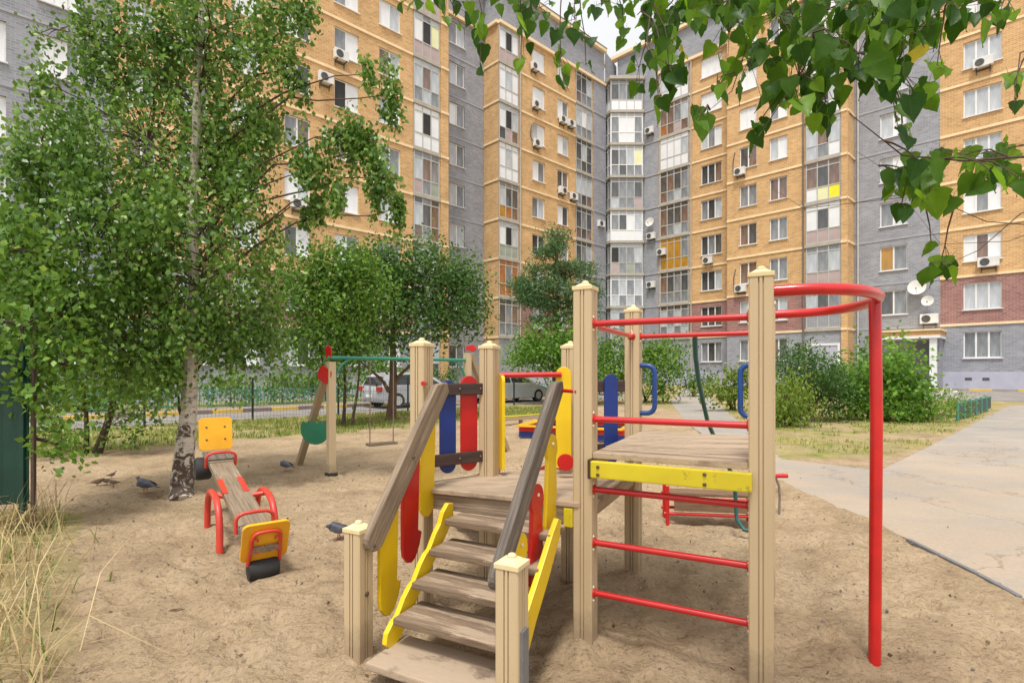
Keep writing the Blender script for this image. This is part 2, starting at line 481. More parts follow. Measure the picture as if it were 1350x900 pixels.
# sand / ground, driven by the "grass" attribute painted on the ground mesh
m, nt, N, L, b = new_mat("ground_sand")
gv = N.new("ShaderNodeNewGeometry").outputs["Position"]
n1 = nz(nt, 1.3, 5, .65, gv, .3); n2 = nz(nt, 34, 6, .78, gv); n3 = nz(nt, 9, 4, .62, gv, .1)
sand = ramp(nt, n1.outputs[0], [(.3, g(.30, .215, .135)), (.46, g(.42, .31, .195)), (.7, g(.51, .385, .255))]).outputs[0]
fine = ramp(nt, n2.outputs[0], [(.30, g(.52, .49, .46)), (.47, g(.98, .98, .98)), (.75, g(1.14, 1.12, 1.1))]).outputs[0]
sand = mixc(nt, 1.0, sand, fine, 'MULTIPLY')
deb = ramp(nt, nz(nt, 13, 3, .5, gv, 1.2).outputs[0], [(.24, g(.16, .11, .07)), (.30, g(1, 1, 1))]).outputs[0]
sand = mixc(nt, .8, sand, deb, 'MULTIPLY')
gcol = ramp(nt, nz(nt, 1.1, 5, .7, gv).outputs[0], [(.32, g(.13, .17, .04)), (.5, g(.30, .28, .085)), (.68, g(.48, .38, .17))]).outputs[0]
at = N.new("ShaderNodeAttribute"); at.attribute_name = "grass"
L.new(mixc(nt, at.outputs["Fac"], sand, gcol), b.inputs["Base Color"])
b.inputs["Roughness"].default_value = .95
b.inputs["Specular IOR Level"].default_value = .15
p = bump(nt, n3.outputs[0], .9, .09, b)
p = bump(nt, n2.outputs[0], .9, .022, b, p)

# concrete path dusted with sand
m, nt, N, L, b = new_mat("path_concrete")
gv = N.new("ShaderNodeNewGeometry").outputs["Position"]
mp = N.new("ShaderNodeMapping"); mp.inputs["Rotation"].default_value = (0, 0, R(-43)); mp.inputs["Scale"].default_value = (.5, 1.0, 1)
L.new(gv, mp.inputs[0])
n1 = nz(nt, 1.1, 6, .7, mp.outputs[0], .6); n2 = nz(nt, 30, 5, .7, gv); n3 = nz(nt, .5, 4, .6, gv)
c = ramp(nt, n1.outputs[0], [(.34, g(.285, .27, .25)), (.48, g(.33, .305, .275)), (.62, g(.375, .335, .285))]).outputs[0]
sx = N.new("ShaderNodeSeparateXYZ"); L.new(gv, sx.inputs[0])
mrp = N.new("ShaderNodeMapRange"); mrp.inputs[1].default_value = 4; mrp.inputs[2].default_value = 13; mrp.inputs[3].default_value = .86; mrp.inputs[4].default_value = .50
L.new(sx.outputs[1], mrp.inputs[0])
ms_ = N.new("ShaderNodeMath"); ms_.operation = 'SUBTRACT'; L.new(mrp.outputs[0], ms_.inputs[0])
n5 = nz(nt, 1.6, 6, .7, mp.outputs[0], .3); L.new(n5.outputs[0], ms_.inputs[1])
rs_ = ramp(nt, ms_.outputs[0], [(.0, (0, 0, 0, 1)), (.34, (1, 1, 1, 1))])
c = mixc(nt, rs_.outputs[0], c, g(.40, .32, .24))          # sand blown over the slabs beside the sandpit
c = mixc(nt, .6, c, ramp(nt, n3.outputs[0], [(.35, g(.78, .80, .84)), (.65, g(1.06, 1.03, 1.0))]).outputs[0], 'MULTIPLY')
c = mixc(nt, .5, c, ramp(nt, n2.outputs[0], [(.3, g(.75, .75, .75)), (.6, g(1.05, 1.05, 1.05))]).outputs[0], 'MULTIPLY')
L.new(c, b.inputs["Base Color"]); b.inputs["Roughness"].default_value = .9
bump(nt, n2.outputs[0], .3, .01, b)
nd = nz(nt, 1.4, 5, .7, gv)
va = N.new("ShaderNodeVectorMath"); va.operation = 'ADD'; L.new(gv, va.inputs[0])
vm = N.new("ShaderNodeVectorMath"); vm.operation = 'SCALE'; vm.inputs[3].default_value = 1.3; L.new(nd.outputs[1], vm.inputs[0]); L.new(vm.outputs[0], va.inputs[1])
vo = N.new("ShaderNodeTexVoronoi"); vo.feature = 'DISTANCE_TO_EDGE'; vo.inputs["Scale"].default_value = .33; L.new(va.outputs[0], vo.inputs["Vector"])
cr = ramp(nt, vo.outputs["Distance"], [(.002, (.55, .53, .5, 1)), (.007, (1, 1, 1, 1))])
L.new(mixc(nt, .8, c, cr.outputs[0], 'MULTIPLY'), b.inputs["Base Color"])

# ------------------------------------------------------------ ground
F0 = V(-9.9, 14.3); D1 = V(.7292, .6843); NL = V(-.6843, .7292)       # line of the mesh fence beside the road
R0 = V(24.18, 37.33); MR = V(-.7292, -.6843)                          # front of the right wing
D2 = V(-.7046, .7096)
def q_of(x, y): return (x - F0[0]) * NL[0] + (y - F0[1]) * NL[1]
def r_of(x, y): return (x - R0[0]) * MR[0] + (y - R0[1]) * MR[1]
def sm(a, b_, t):
    t = max(0, min(1, (t - a) / (b_ - a))); return t * t * (3 - 2 * t)
def gz(x, y):
    return .42 * (1 - sm(4.6, 9.5, r_of(x, y))) * sm(-2, 6, y - 20)
def seg_d(x, y, a, b):
    dx, dy = b[0] - a[0], b[1] - a[1]
    t = max(0, min(1, ((x - a[0]) * dx + (y - a[1]) * dy) / (dx * dx + dy * dy)))
    return math.hypot(x - a[0] - dx * t, y - a[1] - dy * t)
def inpoly(x, y, P):
    c = False; n = len(P); j = n - 1
    for i in range(n):
        if (P[i][1] > y) != (P[j][1] > y) and x < (P[j][0] - P[i][0]) * (y - P[i][1]) / (P[j][1] - P[i][1]) + P[i][0]: c = not c
        j = i
    return c
def gp(pts): return [tuple(G(*p)[:2]) for p in pts]
PATH = gp([(1420, 826), (1345, 787), (1205, 714), (1060, 650), (995, 616), (950, 588), (908, 560), (884, 530), (896, 517), (925, 516), (950, 535), (985, 565), (1030, 605)]) \
     + gp([(1160, 620), (1222, 590), (1300, 550), (1330, 535), (1480, 528), (1900, 610), (1900, 826)])
LAWN_R = gp([(985, 566), (1030, 604), (1100, 602), (1160, 606), (1215, 590), (1290, 552), (1302, 545), (1306, 526), (1150, 519), (930, 518)])
def grassy(x, y):
    n = noise.noise(V(x * .55, y * .55, 3)) + .6 * noise.noise(V(x * 1.9, y * 1.9, 8))
    q = q_of(x, y)
    if inpoly(x + n * .25, y + n * .5, LAWN_R):
        return max(0, min(1, .62 + n * 1.1))
    if q > 5.0: return .9
    if x < 3.2 and q > -4.9 + n * .9 and q < .1 and x > -16:
        return max(0, min(1, .85 + n * .7))
    if x < -.80 * y - .05 + n * .15 and y < 5.6:
        return max(0, min(1, .35 + n * .6 + (-2.6 - x) * .3)) * .7
    if inpoly(x, y, PATH): return 0
    if x > 6 and y > 20: return .5
    return 0

def axis(lo, hi, st, far, k):
    a = [lo]; s = st
    while a[-1] > -far: s *= k; a.append(a[-1] - s)
    a = a[::-1]; x = lo
    while x < hi: x += st; a.append(x)
    s = st
    while a[-1] < far: s *= k; a.append(a[-1] + s)
    return np.array(a)
xs = axis(-5.6, 5.2, .032, 420, 1.055)
ys = axis(1.5, 8.0, .030, 420, 1.03)
verts = []; gr = []
pits = [(rnd.uniform(-5, 5), rnd.uniform(1.9, 8.5), rnd.uniform(.035, .12), rnd.uniform(.02, .05)) for _ in range(1300)]
feet = [(.395, 2.86), (1.16, 2.47), (.88, 3.85), (1.655, 3.455), (-.558, 3.28), (-.152, 3.58), (-.777, 2.69), (0, 2.2), (1.77, 2.72), (-2.54, 7.46), (-3.43, 8.5), (-3.97, 6.4)]
cell = {}
for p in pits: cell.setdefault((int(p[0] // .5), int(p[1] // .5)), []).append(p)
for y in ys:
    for x in xs:
        x = float(x); y = float(y)
        z = gz(x, y)
        ga = 0.0
        if abs(x) < 60 and 0 < y < 60: ga = grassy(x, y)
        if abs(x) < 14 and 1 < y < 16:
            w_ = 1 - sm(-3.2, -1.2, q_of(x, y))
            on = inpoly(x, y, PATH)
            h = .032 * noise.noise(V(x * 1.3, y * 1.3, 0)) + .030 * noise.noise(V(x * 4.1, y * 4.1, 5)) + .016 * noise.noise(V(x * 10, y * 10, 9)) + .008 * noise.noise(V(x * 21, y * 21, 2))
            if y < 9 and abs(x) < 6:
                cx, cy = int(x // .5), int(y // .5)
                for i in (-1, 0, 1):
                    for j in (-1, 0, 1):
                        for (a, b_, rr, dd) in cell.get((cx + i, cy + j), ()):
                            d2 = ((x - a) ** 2 + (y - b_) ** 2) / (rr * rr)
                            if d2 < 6: h += -dd * math.exp(-d2 * 1.3) * (1 - .8 * d2)
            if y < 9:
                for (a, b_) in feet:
                    d2 = (x - a) ** 2 + (y - b_) ** 2
                    if d2 < .36: h += .034 * math.exp(-d2 / .012) - .018 * math.exp(-((math.sqrt(d2) - .24) ** 2) / .012)
            if y < 8 and x > 1.6:                                # sand drifted against the edge of the path
                de = min(seg_d(x, y, PATH[i], PATH[i + 1]) for i in range(0, 6))
                h = h * (1 - .6 * math.exp(-(de / .25) ** 2)) + (.026 if y > 4.7 else .004) * math.exp(-(de / .16) ** 2) * (1 + .8 * noise.noise(V(x * 2.2, y * 2.2, 6)))
            if on: h = h * .25 - .035 * (sm(.05, .40, de + .12 * noise.noise(V(x * 2, y * 2, 4))) if y < 8 and x > 1.6 else 1)
            z += (h * w_ - .005)
        verts.append((x, y, z)); gr.append(ga)
nx, ny = len(xs), len(ys)
ii, jj = np.meshgrid(np.arange(ny - 1), np.arange(nx - 1), indexing='ij')
b0 = (ii * nx + jj).ravel()
quads = np.stack([b0, b0 + 1, b0 + nx + 1, b0 + nx], 1)
me = bpy.data.meshes.new("ground")
me.vertices.add(len(verts)); me.vertices.foreach_set("co", np.array(verts, dtype=np.float32).ravel())
me.loops.add(quads.size); me.loops.foreach_set("vertex_index", quads.ravel().astype(np.int32))
me.polygons.add(len(quads)); me.polygons.foreach_set("loop_start", np.arange(0, quads.size, 4, dtype=np.int32))
me.update(calc_edges=True)
at_ = me.attributes.new("grass", 'FLOAT', 'POINT'); at_.data.foreach_set("value", np.array(gr, dtype=np.float32))
me.materials.append(M_["ground_sand"]); me.shade_smooth()
ground = bpy.data.objects.new("ground", me); put(ground, Matrix.Identity(4)); ground['kind'] = 'structure'

def sheet(name, poly, dz, mat, div=6, thick=0):
    bm = bmesh.new()
    vs = [bm.verts.new((p[0], p[1], 0)) for p in poly]
    tris = tessellate_polygon([[V(p[0], p[1], 0) for p in poly]])
    for t in tris:
        try: bm.faces.new([vs[i] for i in t])
        except Exception: pass
    for _ in range(div):
        big = [e for e in bm.edges if e.calc_length() > 1.2]
        if not big or len(bm.verts) > 20000: break
        bmesh.ops.subdivide_edges(bm, edges=big, cuts=1)
        bmesh.ops.triangulate(bm, faces=bm.faces[:])
    for v in bm.verts: v.co.z = gz(v.co.x, v.co.y) + dz
    bed = [e for e in bm.edges if e.is_boundary]
    ex = bmesh.ops.extrude_edge_only(bm, edges=bed)
    for v in [x for x in ex['geom'] if isinstance(x, bmesh.types.BMVert)]: v.co.z -= .16
    bmesh.ops.recalc_face_normals(bm, faces=bm.faces[:])
    if sum(f.normal.z for f in bm.faces) < 0: bmesh.ops.reverse_faces(bm, faces=bm.faces[:])
    me = bpy.data.meshes.new(name); bm.to_mesh(me); bm.free()
    me.materials.append(M_[mat])
    o = bpy.data.objects.new(name, me); put(o, Matrix.Identity(4)); o['kind'] = 'structure'
    return o
sheet("path", PATH, .004, "path_concrete", 7)
def FL(s, q): p = F0 + D1 * s + NL * q; return (p[0], p[1])
def RL(s, r_): p = R0 + V(D2[0], D2[1]) * s + MR * r_; return (p[0], p[1])
sheet("road", [FL(-40, .45), FL(26, .45), FL(26, 3.5), FL(-40, 3.5)], .012, "asphalt", 7)
sheet("pavement", [FL(-40, 3.62), FL(30, 3.62), FL(30, 5.2), FL(-40, 5.2)], .12, "pavement", 7)
sheet("pavement", [RL(-40, -.2), RL(24, -.2), RL(24, 4.4), RL(-40, 4.4)], .014, "pavement", 7)
sheet("road", [RL(-40, 4.52), RL(-1.5, 4.52), RL(-1.5, 8.6), RL(-40, 8.6)], .018, "asphalt", 7)

# painted kerb stones along the road, yellow and dark in turn
kerb = thing("kerb", (F0[0], F0[1], 0), None, None, kind='structure')
mk = {}
for nm in ("kerb_yellow", "kerb_dark", "kerb_stone"):
    mb = MB(); mb.box((0, 0, 0), (.985, .15, .17)); mk[nm] = mb.mesh("kerb_stone", M_[nm], .012)
k = 0
for i in range(-8, 24):
    for j in range(2):
        s = i * 1.0
        p = F0 + D1 * s + NL * 3.56
        if j == 0:
            M = Matrix.Translation((p[0], p[1], .06)) @ Matrix.Rotation(math.atan2(D1[1], D1[0]), 4, 'Z')
            inst("kerb_stone", mk["kerb_yellow" if (i // 1) % 2 else "kerb_dark"], M, kerb)
kerb2 = thing("kerb", (R0[0], R0[1], .4), None, None, kind='structure')
for i in range(-14, -2):
    p = RL(i, 4.46)
    M = Matrix.Translation((p[0], p[1], gz(*p) + .05)) @ Matrix.Rotation(math.atan2(D2[1], D2[0]), 4, 'Z')
    inst("kerb_stone", mk["kerb_yellow" if i % 2 else "kerb_stone"], M, kerb2)
# low stone edging of the concrete path, half buried in sand
edge = thing("path_edging", (3, 3, 0), None, None, kind='structure')
ep = [Vector((p[0], p[1], 0)) for p in gp([(1345, 788), (1290, 758), (1238, 732), (1196, 711)])]
for a, b_ in zip(ep, ep[1:]):
    L_ = (b_ - a).length
    d = (b_ - a) / L_; n_ = max(1, int(L_ / .5))
    for i in range(n_):
        c0 = a + d * (L_ * i / n_ + .006); c1 = a + d * (L_ * (i + 1) / n_ - .006)
        mb = MB(); mb.box((0, 0, 0), ((c1 - c0).length, .035, .10))
        M = frame(c0, c1); M.translation.z = -.034
        obj("edging_stone", mb, M_["galv_steel"], edge, .004, M=M)
# ------------------------------------------------------------ the apartment building
bld = thing("apartment_building", (10, 44, 0), "tall L-shaped apartment block of orange and grey brick with glazed balconies", "building")
class Fac:
    def __init__(s, o, d, z0):
        s.o = Vector((o[0], o[1])); s.d = Vector((d[0], d[1])).normalized(); s.z0 = z0
        s.n = Vector((-s.d.y, s.d.x))                        # into the building
        s.M = Matrix(((s.d.x, s.n.x, 0, s.o.x), (s.d.y, s.n.y, 0, s.o.y), (0, 0, 1, 0), (0, 0, 0, 1)))
    def s_at(s, px, y=0.0):
        k = pdir(px); o = s.o + s.n * y
        return (k * o.y - o.x) / (s.d.x - k * s.d.y)
    def z_at(s, px, py, y=0.0):
        t = s.s_at(px, y); D = s.o.y + s.n.y * y + s.d.y * t
        return CAM_H - (py - 491) * D / 700
    def at(s, t, y, z): return s.M @ Matrix.Translation((t, y, z))
TOP = 27.0
def wall(F, s0, s1, z0, z1, y, ops, mat, ends=(True, True), rev=.16, name="wall"):
    if z1 - z0 < .01 or s1 - s0 < .01: return
    ops = [(max(a, s0), min(b_, s1), max(c, z0), min(d, z1)) for a, b_, c, d in ops if a < s1 and b_ > s0 and c < z1 and d > z0]
    S = sorted({s0, s1} | {o[0] for o in ops} | {o[1] for o in ops}); Z = sorted({z0, z1} | {o[2] for o in ops} | {o[3] for o in ops})
    mb = MB()
    def inside(s_, z_): return any(a < s_ < b_ and c < z_ < d for a, b_, c, d in ops)
    for i in range(len(S) - 1):
        for j in range(len(Z) - 1):
            if not inside((S[i] + S[i + 1]) / 2, (Z[j] + Z[j + 1]) / 2):
                mb.add([(S[i], y, Z[j]), (S[i + 1], y, Z[j]), (S[i + 1], y, Z[j + 1]), (S[i], y, Z[j + 1])], [(0, 1, 2, 3)])
    for a, b_, c, d in ops:
        e = y + rev
        mb.add([(a, y, c), (b_, y, c), (b_, y, d), (a, y, d), (a, e, c), (b_, e, c), (b_, e, d), (a, e, d)],
               [(0, 4, 5, 1), (1, 5, 6, 2), (2, 6, 7, 3), (3, 7, 4, 0)])
    for flag, s_ in zip(ends, (s0, s1)):
        if flag: mb.add([(s_, y, z0), (s_, y + .5, z0), (s_, y + .5, z1), (s_, y, z1)], [(0, 1, 2, 3)])
    obj(name, mb, M_[mat], bld, M=F.M.copy())

WC = {}
def win_mesh(w, h, n):
    key = (round(w, 2), round(h, 2), n)
    if key not in WC:
        f = .065; mb = MB()
        mb.rect(0, w, 0, .06, 0, f); mb.rect(0, w, 0, .06, h - f, h)
        mb.rect(0, f, .001, .059, f, h - f); mb.rect(w - f, w, .001, .059, f, h - f)
        for i in range(1, n):
            c = w * i / n
            mb.rect(c - .045, c + .045, -.004, .059, f, h - f)
        pw = w / n - f - .02
        p = MB(); p.box((0, 0, 0), (pw + .03, .012, h - 2 * f + .01))
        sl = MB(); sl.rect(-.06, w + .06, -.19, .03, -.05, 0)
        WC[key] = (mb.mesh("window", M_["white_pvc"]), p, pw, sl.mesh("sill", M_["white_pvc"]), {})
    return WC[key]
def pane_mesh(cache, p, mat):
    if mat not in cache: cache[mat] = p.mesh("pane", M_[mat])
    return cache[mat]
def window(F, s0, s1, z0, z1, n, styles, y=0.0):
    w, h = round(s1 - s0, 2), round(z1 - z0, 2)
    fr, p, pw, sl, cache = win_mesh(w, h, n)
    M = F.at(s0, y + .10, z0)
    wo = inst("window", fr, M, bld)
    for i in range(n):
        c = w * (i + .5) / n
        inst("pane", pane_mesh(cache, p, styles[i % len(styles)]), M @ Matrix.Translation((c, .032, h / 2)), wo)
    inst("sill", sl, M @ Matrix.Translation((0, -.0, 0)), wo)

BC = {}
def balcony(F, s0, s1, zf, n, top, mid, low, frame_mat="frame_grey", y=-.04, H=3.0, trans=.36, lowh=1.12, slab=True):
    """one storey of glazed balcony between two slabs"""
    w = round(s1 - s0, 2)
    key = (w, n, frame_mat, H, trans, lowh)
    a0 = .16 if slab else .02
    rows = [(a0, lowh, low), (lowh, H - .1 - trans, mid), (H - .1 - trans, H - .08, top)]
    if key not in BC:
        mb = MB()
        for z_ in (a0 + .03, lowh, H - .1 - trans, H - .06):
            mb.rect(0, w, 0, .07, z_ - .035, z_ + .035)
        for i in range(n + 1):
            c = .035 + (w - .07) * i / n
            mb.rect(c - .032, c + .032, -.006, .074, a0 + .001, H - .03)
        mb2 = MB(); mb2.rect(-.05, w + .05, -.07, .3, -.07, .15)
        BC[key] = (mb.mesh("balcony", M_[frame_mat]), mb2.mesh("slab", M_["slab"]), {})
    fr, sb, cache = BC[key]
    M = F.at(s0, y, zf)
    bo = inst("balcony", fr, M, bld)
    if slab: inst("slab", sb, M, bo)
    for ri, (za, zb, st) in enumerate(rows):
        for i in range(n):
            mt = st[i % len(st)]
            k = (ri, mt)
            if k not in cache:
                p = MB(); p.box((0, 0, 0), ((w - .07) / n - .05, .014, zb - za - .055)); cache[k] = p.mesh("pane", M_[mt])
            inst("pane", cache[k], M @ Matrix.Translation((.035 + (w - .07) * (i + .5) / n, .035, (za + zb) / 2)), bo)

def bands(F, s0, s1, ks, mat, y=0.0, h=.15, out=.06, skip=()):
    for k in ks:
        z = F.z0 + 3 * k
        segs = [(s0, s1)]
        for a, b_ in skip:
            segs = [t for (c, d) in segs for t in ((c, min(d, a)), (max(c, b_), d)) if t[1] - t[0] > .02]
        for a, b_ in segs:
            mb = MB(); mb.rect(a, b_, y - out, y + .02, z - h / 2, z + h / 2)
            obj("floor_band", mb, M_[mat], bld, M=F.M.copy())

dd = -D2
FA = Fac((-6.29, 34.4), D1, .95)
sA590 = FA.s_at(590)
cA = FA.o + FA.d * sA590
FG = Fac(cA + FA.n * 2.4, D1, .98)
FB = Fac((.78, 42.1), D1, 1.15)
sB657 = FB.s_at(657)
cB = FB.o + FB.d * sB657
FS = Fac(cB - dd * 1.75, dd, 1.15)
FR1 = Fac((16.36, 44.9), dd, 1.45)
FR2 = Fac((19.24, 40.2), dd, 1.45)
cR2 = FR2.o + FR2.d * FR2.s_at(1118)
FT = Fac(cR2, D1, 1.45)
FR3 = Fac((24.18, 37.33), dd, 1.45)

def stdcol(F, px0, px1, sill=.9, head=2.55, y=0.0, ks=range(0, 9)):
    a, b_ = F.s_at(px0, y), F.s_at(px1, y)
    return [(a, b_, F.z0 + 3 * k + sill, F.z0 + 3 * k + head) for k in ks]

def styled(k, bright, rr):  # paler panes on higher floors: sky reflection put into the colour, besides curtains
    hi = ["pane_white", "pane_light", "pane_light", "pane_white", "pane_grey"]
    lo = ["pane_grey", "pane_dark", "pane_brown", "pane_grey", "pane_light", "pane_dark"]
    return [rr.choice(hi if rr.random() < bright(k) else lo) for _ in range(3)]

def facade(F, px_span, cols, balc, kind, y=0.0, gaps=(), bright=lambda k: .15 + .1 * k, seed=1, ends=(True, True), attic=True, base=0.0, band_ks=range(1, 10), s_over=None, mass=True):
    rr = random.Random(seed)
    s0, s1 = s_over if s_over else (F.s_at(px_span[0], y), F.s_at(px_span[1], y))
    ops = []
    for c in cols:
        for k, (a, b_, z0, z1) in enumerate(stdcol(F, c[0], c[1], y=y)):
            ops.append((a, b_, z0, z1))
            ov = c[3].get(k) if len(c) > 3 else None
            window(F, a, b_, z0, z1, c[2], ov or styled(k, bright, rr), y)
    bsp = []
    for c in balc:
        a, b_ = F.s_at(c[0], y), F.s_at(c[1], y)
        bsp.append((a - .03, b_ + .03))
        ops.append((a - .03, b_ + .03, F.z0 + 3 + .0, F.z0 + TOP))
        for k, (tp, md, lw) in c[3].items():
            balcony(F, a, b_, F.z0 + 3 * k, c[2], tp, md, lw, c[4] if len(c) > 4 else "frame_grey", y=y - .04)
    zr = [(F.z0 + .05, F.z0 + 3, "brick_grey"), (F.z0 + 3, F.z0 + 6, "brick_red" if kind == "orange" else "brick_grey"), (F.z0 + 6, F.z0 + TOP, "brick_" + ("orange" if kind in ("orange", "pil") else "grey"))]
    if kind == "pil": zr[0] = (F.z0 + .05, F.z0 + 3, "brick_orange"); zr[1] = (F.z0 + 3, F.z0 + 6, "brick_orange")
    for a, b_, mt in zr: wall(F, s0, s1, a, b_, y, ops, mt, ends)
    if attic:
        wall(F, s0, s1, F.z0 + TOP, F.z0 + TOP + 3.0, y + .02, [], "brick_grey" if (seed % 2) else "brick_orange", ends)
        mb = MB(); mb.rect(s0, s1, y - .22, y + .5, F.z0 + TOP - .14, F.z0 + TOP + .10); obj("cornice", mb, M_["band_cream"], bld, M=F.M.copy())
        mb = MB(); mb.rect(s0, s1, y - .30, y + .5, F.z0 + TOP + 2.95, F.z0 + TOP + 3.25); obj("cornice", mb, M_["band_cream"], bld, M=F.M.copy())
        mb = MB(); mb.rect(s0 + .001, s1 - .001, y - .32, y + .4, F.z0 + TOP + 3.252, F.z0 + TOP + 3.34); obj("roof_edge", mb, M_["roof_dark"], bld, M=F.M.copy())
    mb = MB(); mb.rect(s0, s1, y - .05, y + .3, base - .3, F.z0 + .05); obj("plinth", mb, M_["plinth_lilac"], bld, M=F.M.copy())
    for a, b_, mt in (("orange", 0, "band_cream"), ("pil", 0, "band_cream"), ("grey", 0, "band_grey")):
        if a == kind: bands(F, s0, s1, [k for k in band_ks if k < 9], mt, y, h=.15 if kind != "grey" else .11, out=.06 if kind != "grey" else .03, skip=bsp)
    # mass of the building behind this face
    if not mass: return s0, s1
    mb = MB(); mb.rect(s0 + .02, s1 - .02, y + .45, y + 11.5 + seed * .13, base - .2, F.z0 + TOP + 3.0 + seed * .011); obj("roof_block", mb, M_["roof_dark"], bld, M=F.M.copy())
    return s0, s1

G3 = lambda a: [a]
gl = ["pane_grey", "pane_dark", "pane_light"]
dk = ["pane_dark", "pane_grey", "pane_dark"]
stackA = {
    8: (["pane_light"], ["pane_white", "pane_light", "pane_white"], ["panel_pink"]),
    7: (["pane_light", "pane_grey", "pane_light"], ["pane_white", "opening_dark", "panel_cream"], ["panel_pink"]),
    6: (["pane_light"], ["pane_light", "pane_brown", "pane_light"], ["pane_grey", "pane_light", "pane_grey"]),
    5: (["panel_white"], ["panel_white", "opening_dark", "panel_white"], ["panel_white"]),
    4: (["pane_grey"], ["pane_light", "pane_brown", "pane_grey"], ["panel_pink", "pane_grey", "panel_green"]),
    3: (["pane_dark", "pane_grey", "pane_dark"], ["pane_light", "pane_dark", "pane_brown"], ["pane_brown", "pane_grey", "pane_brown"]),
    2: (dk, gl, dk), 1: (dk, gl, gl), 0: (dk, gl, dk)}
facade(FA, (-90, 150), [(-40, 8, 3), (50, 105, 3, {8: ["pane_white"], 7: ["pane_white"], 6: ["pane_white"], 5: ["pane_white"]})], [], "grey", seed=3, bright=lambda k: .9, ends=(True, False))
facade(FA, (150, 581), [(168, 205, 2), (236, 274, 2), (306, 343, 2), (375, 409, 2), (441, 473, 2, {5: ["opening_dark", "pane_white"], 6: ["pane_grey", "pane_white"], 7: ["pane_grey", "pane_white"]}), (500, 528, 2)],
       [(545, 579, 3, stackA)], "orange", seed=4, bright=lambda k: .35 + .07 * k, ends=(False, True))
# pilaster that closes the balcony stack
facade(FA, (580, 590), [], [], "pil", y=-.12, seed=5, s_over=(FA.s_at(580.2), FA.s_at(590)), mass=False)
facade(FG, (583, 638), [(592.5, 612.5, 2, {5: ["pane_light", "pane_grey"], 4: ["pane_light", "pane_grey"]})], [], "grey", seed=7, bright=lambda k: .05 + .14 * k, attic=True)
stackB = {
    8: (["pane_light"], ["pane_white", "opening_dark", "pane_white"], ["panel_pink"]),
    7: (["panel_white"], ["panel_white", "pane_light", "panel_white"], ["panel_white"]),
    6: (["pane_light"], ["pane_white", "opening_dark", "pane_light"], ["pane_dark", "panel_pink", "pane_brown"]),
    5: (["panel_white"], ["panel_white", "pane_light", "panel_white"], ["panel_white"]),
    4: (["pane_grey"], ["pane_light", "pane_dark", "pane_dark"], ["pane_amber", "pane_orange", "pane_brown"]),
    3: (["pane_light"], ["pane_white", "opening_dark", "pane_light"], ["panel_green"]),
    2: (["pane_orange"], ["pane_orange", "pane_grey", "pane_orange"], ["pane_orange"]),
    1: (["pane_dark"], ["pane_dark", "pane_grey", "pane_brown"], ["pane_grey"])}
stackB2 = {k: ([rnd.choice(["pane_dark", "pane_grey"])], [rnd.choice(gl) for _ in range(3)], [rnd.choice(["pane_grey", "pane_dark", "pane_brown"]) for _ in range(3)]) for k in range(0, 9)}
stackB2[7] = (["pane_light"], ["pane_light", "pane_white", "pane_light"], ["pane_grey"])
facade(FS, (637, 657), [], [], "pil", seed=9, s_over=(.02, 1.75), ends=(False, False), mass=False)
facade(FB, (657, 797), [(702, 718.5, 2, {8: ["pane_white"], 7: ["pane_white"], 6: ["pane_light", "pane_white"]}), (735, 749.5, 2, {6: ["pane_white", "pane_light"]})],
       [(657.6, 683, 3, stackB, "frame_grey"), (759, 780, 3, stackB2, "frame_grey")], "orange", seed=11, bright=lambda k: .1 + .08 * k)
# grey end of that face
sg0, sg1 = FB.s_at(781.5), FB.s_at(797.5)
for nm, z0, z1, mt, yy in (("wall", FB.z0, FB.z0 + TOP - .2, "brick_grey", -.10),):
    mb = MB(); mb.rect(sg0, sg1, yy, .02, z0, z1); obj(nm, mb, M_[mt], bld, M=FB.M.copy())
bands(FB, sg0, sg1 + .02, range(1, 9), "band_grey", y=-.10, h=.13, out=.05)
# right wing
stackR1 = {
    8: (["pane_light"], ["pane_light", "pane_white", "pane_light", "pane_light"], ["panel_white"]),
    7: (["pane_brown"], ["pane_brown", "pane_brown", "pane_grey", "pane_light"], ["pane_orange", "pane_brown", "panel_pink", "pane_brown"]),
    6: (["panel_white"], ["panel_white", "panel_white", "panel_white", "pane_light"], ["panel_white"]),
    5: (["pane_dark"], ["pane_dark", "pane_brown", "pane_dark", "pane_grey"], ["pane_brown", "pane_grey", "pane_light", "pane_grey"]),
    4: (["pane_dark"], ["pane_brown", "pane_dark", "pane_dark", "pane_brown"], ["pane_brown", "pane_grey", "pane_light", "pane_grey"]),
    3: (["pane_amber", "pane_amber", "pane_amber", "pane_grey"], ["pane_amber", "pane_amber", "pane_amber", "pane_grey"], ["pane_amber"]),
    2: (["pane_dark"], ["pane_brown", "pane_dark", "pane_grey", "pane_dark"], ["pane_grey"]),
    1: (["pane_dark"], ["pane_light", "pane_grey", "pane_light", "pane_grey"], ["pane_grey", "pane_light", "pane_grey", "pane_light"])}
facade(FR1, (868.6, 962), [(924, 951.5, 3, {8: ["pane_white"], 7: ["pane_white"], 0: ["pane_grey", "pane_dark", "pane_grey"]})], [(870.5, 908, 4, stackR1)], "orange", seed=13, bright=lambda k: .12 if k < 6 else .9, base=.4)
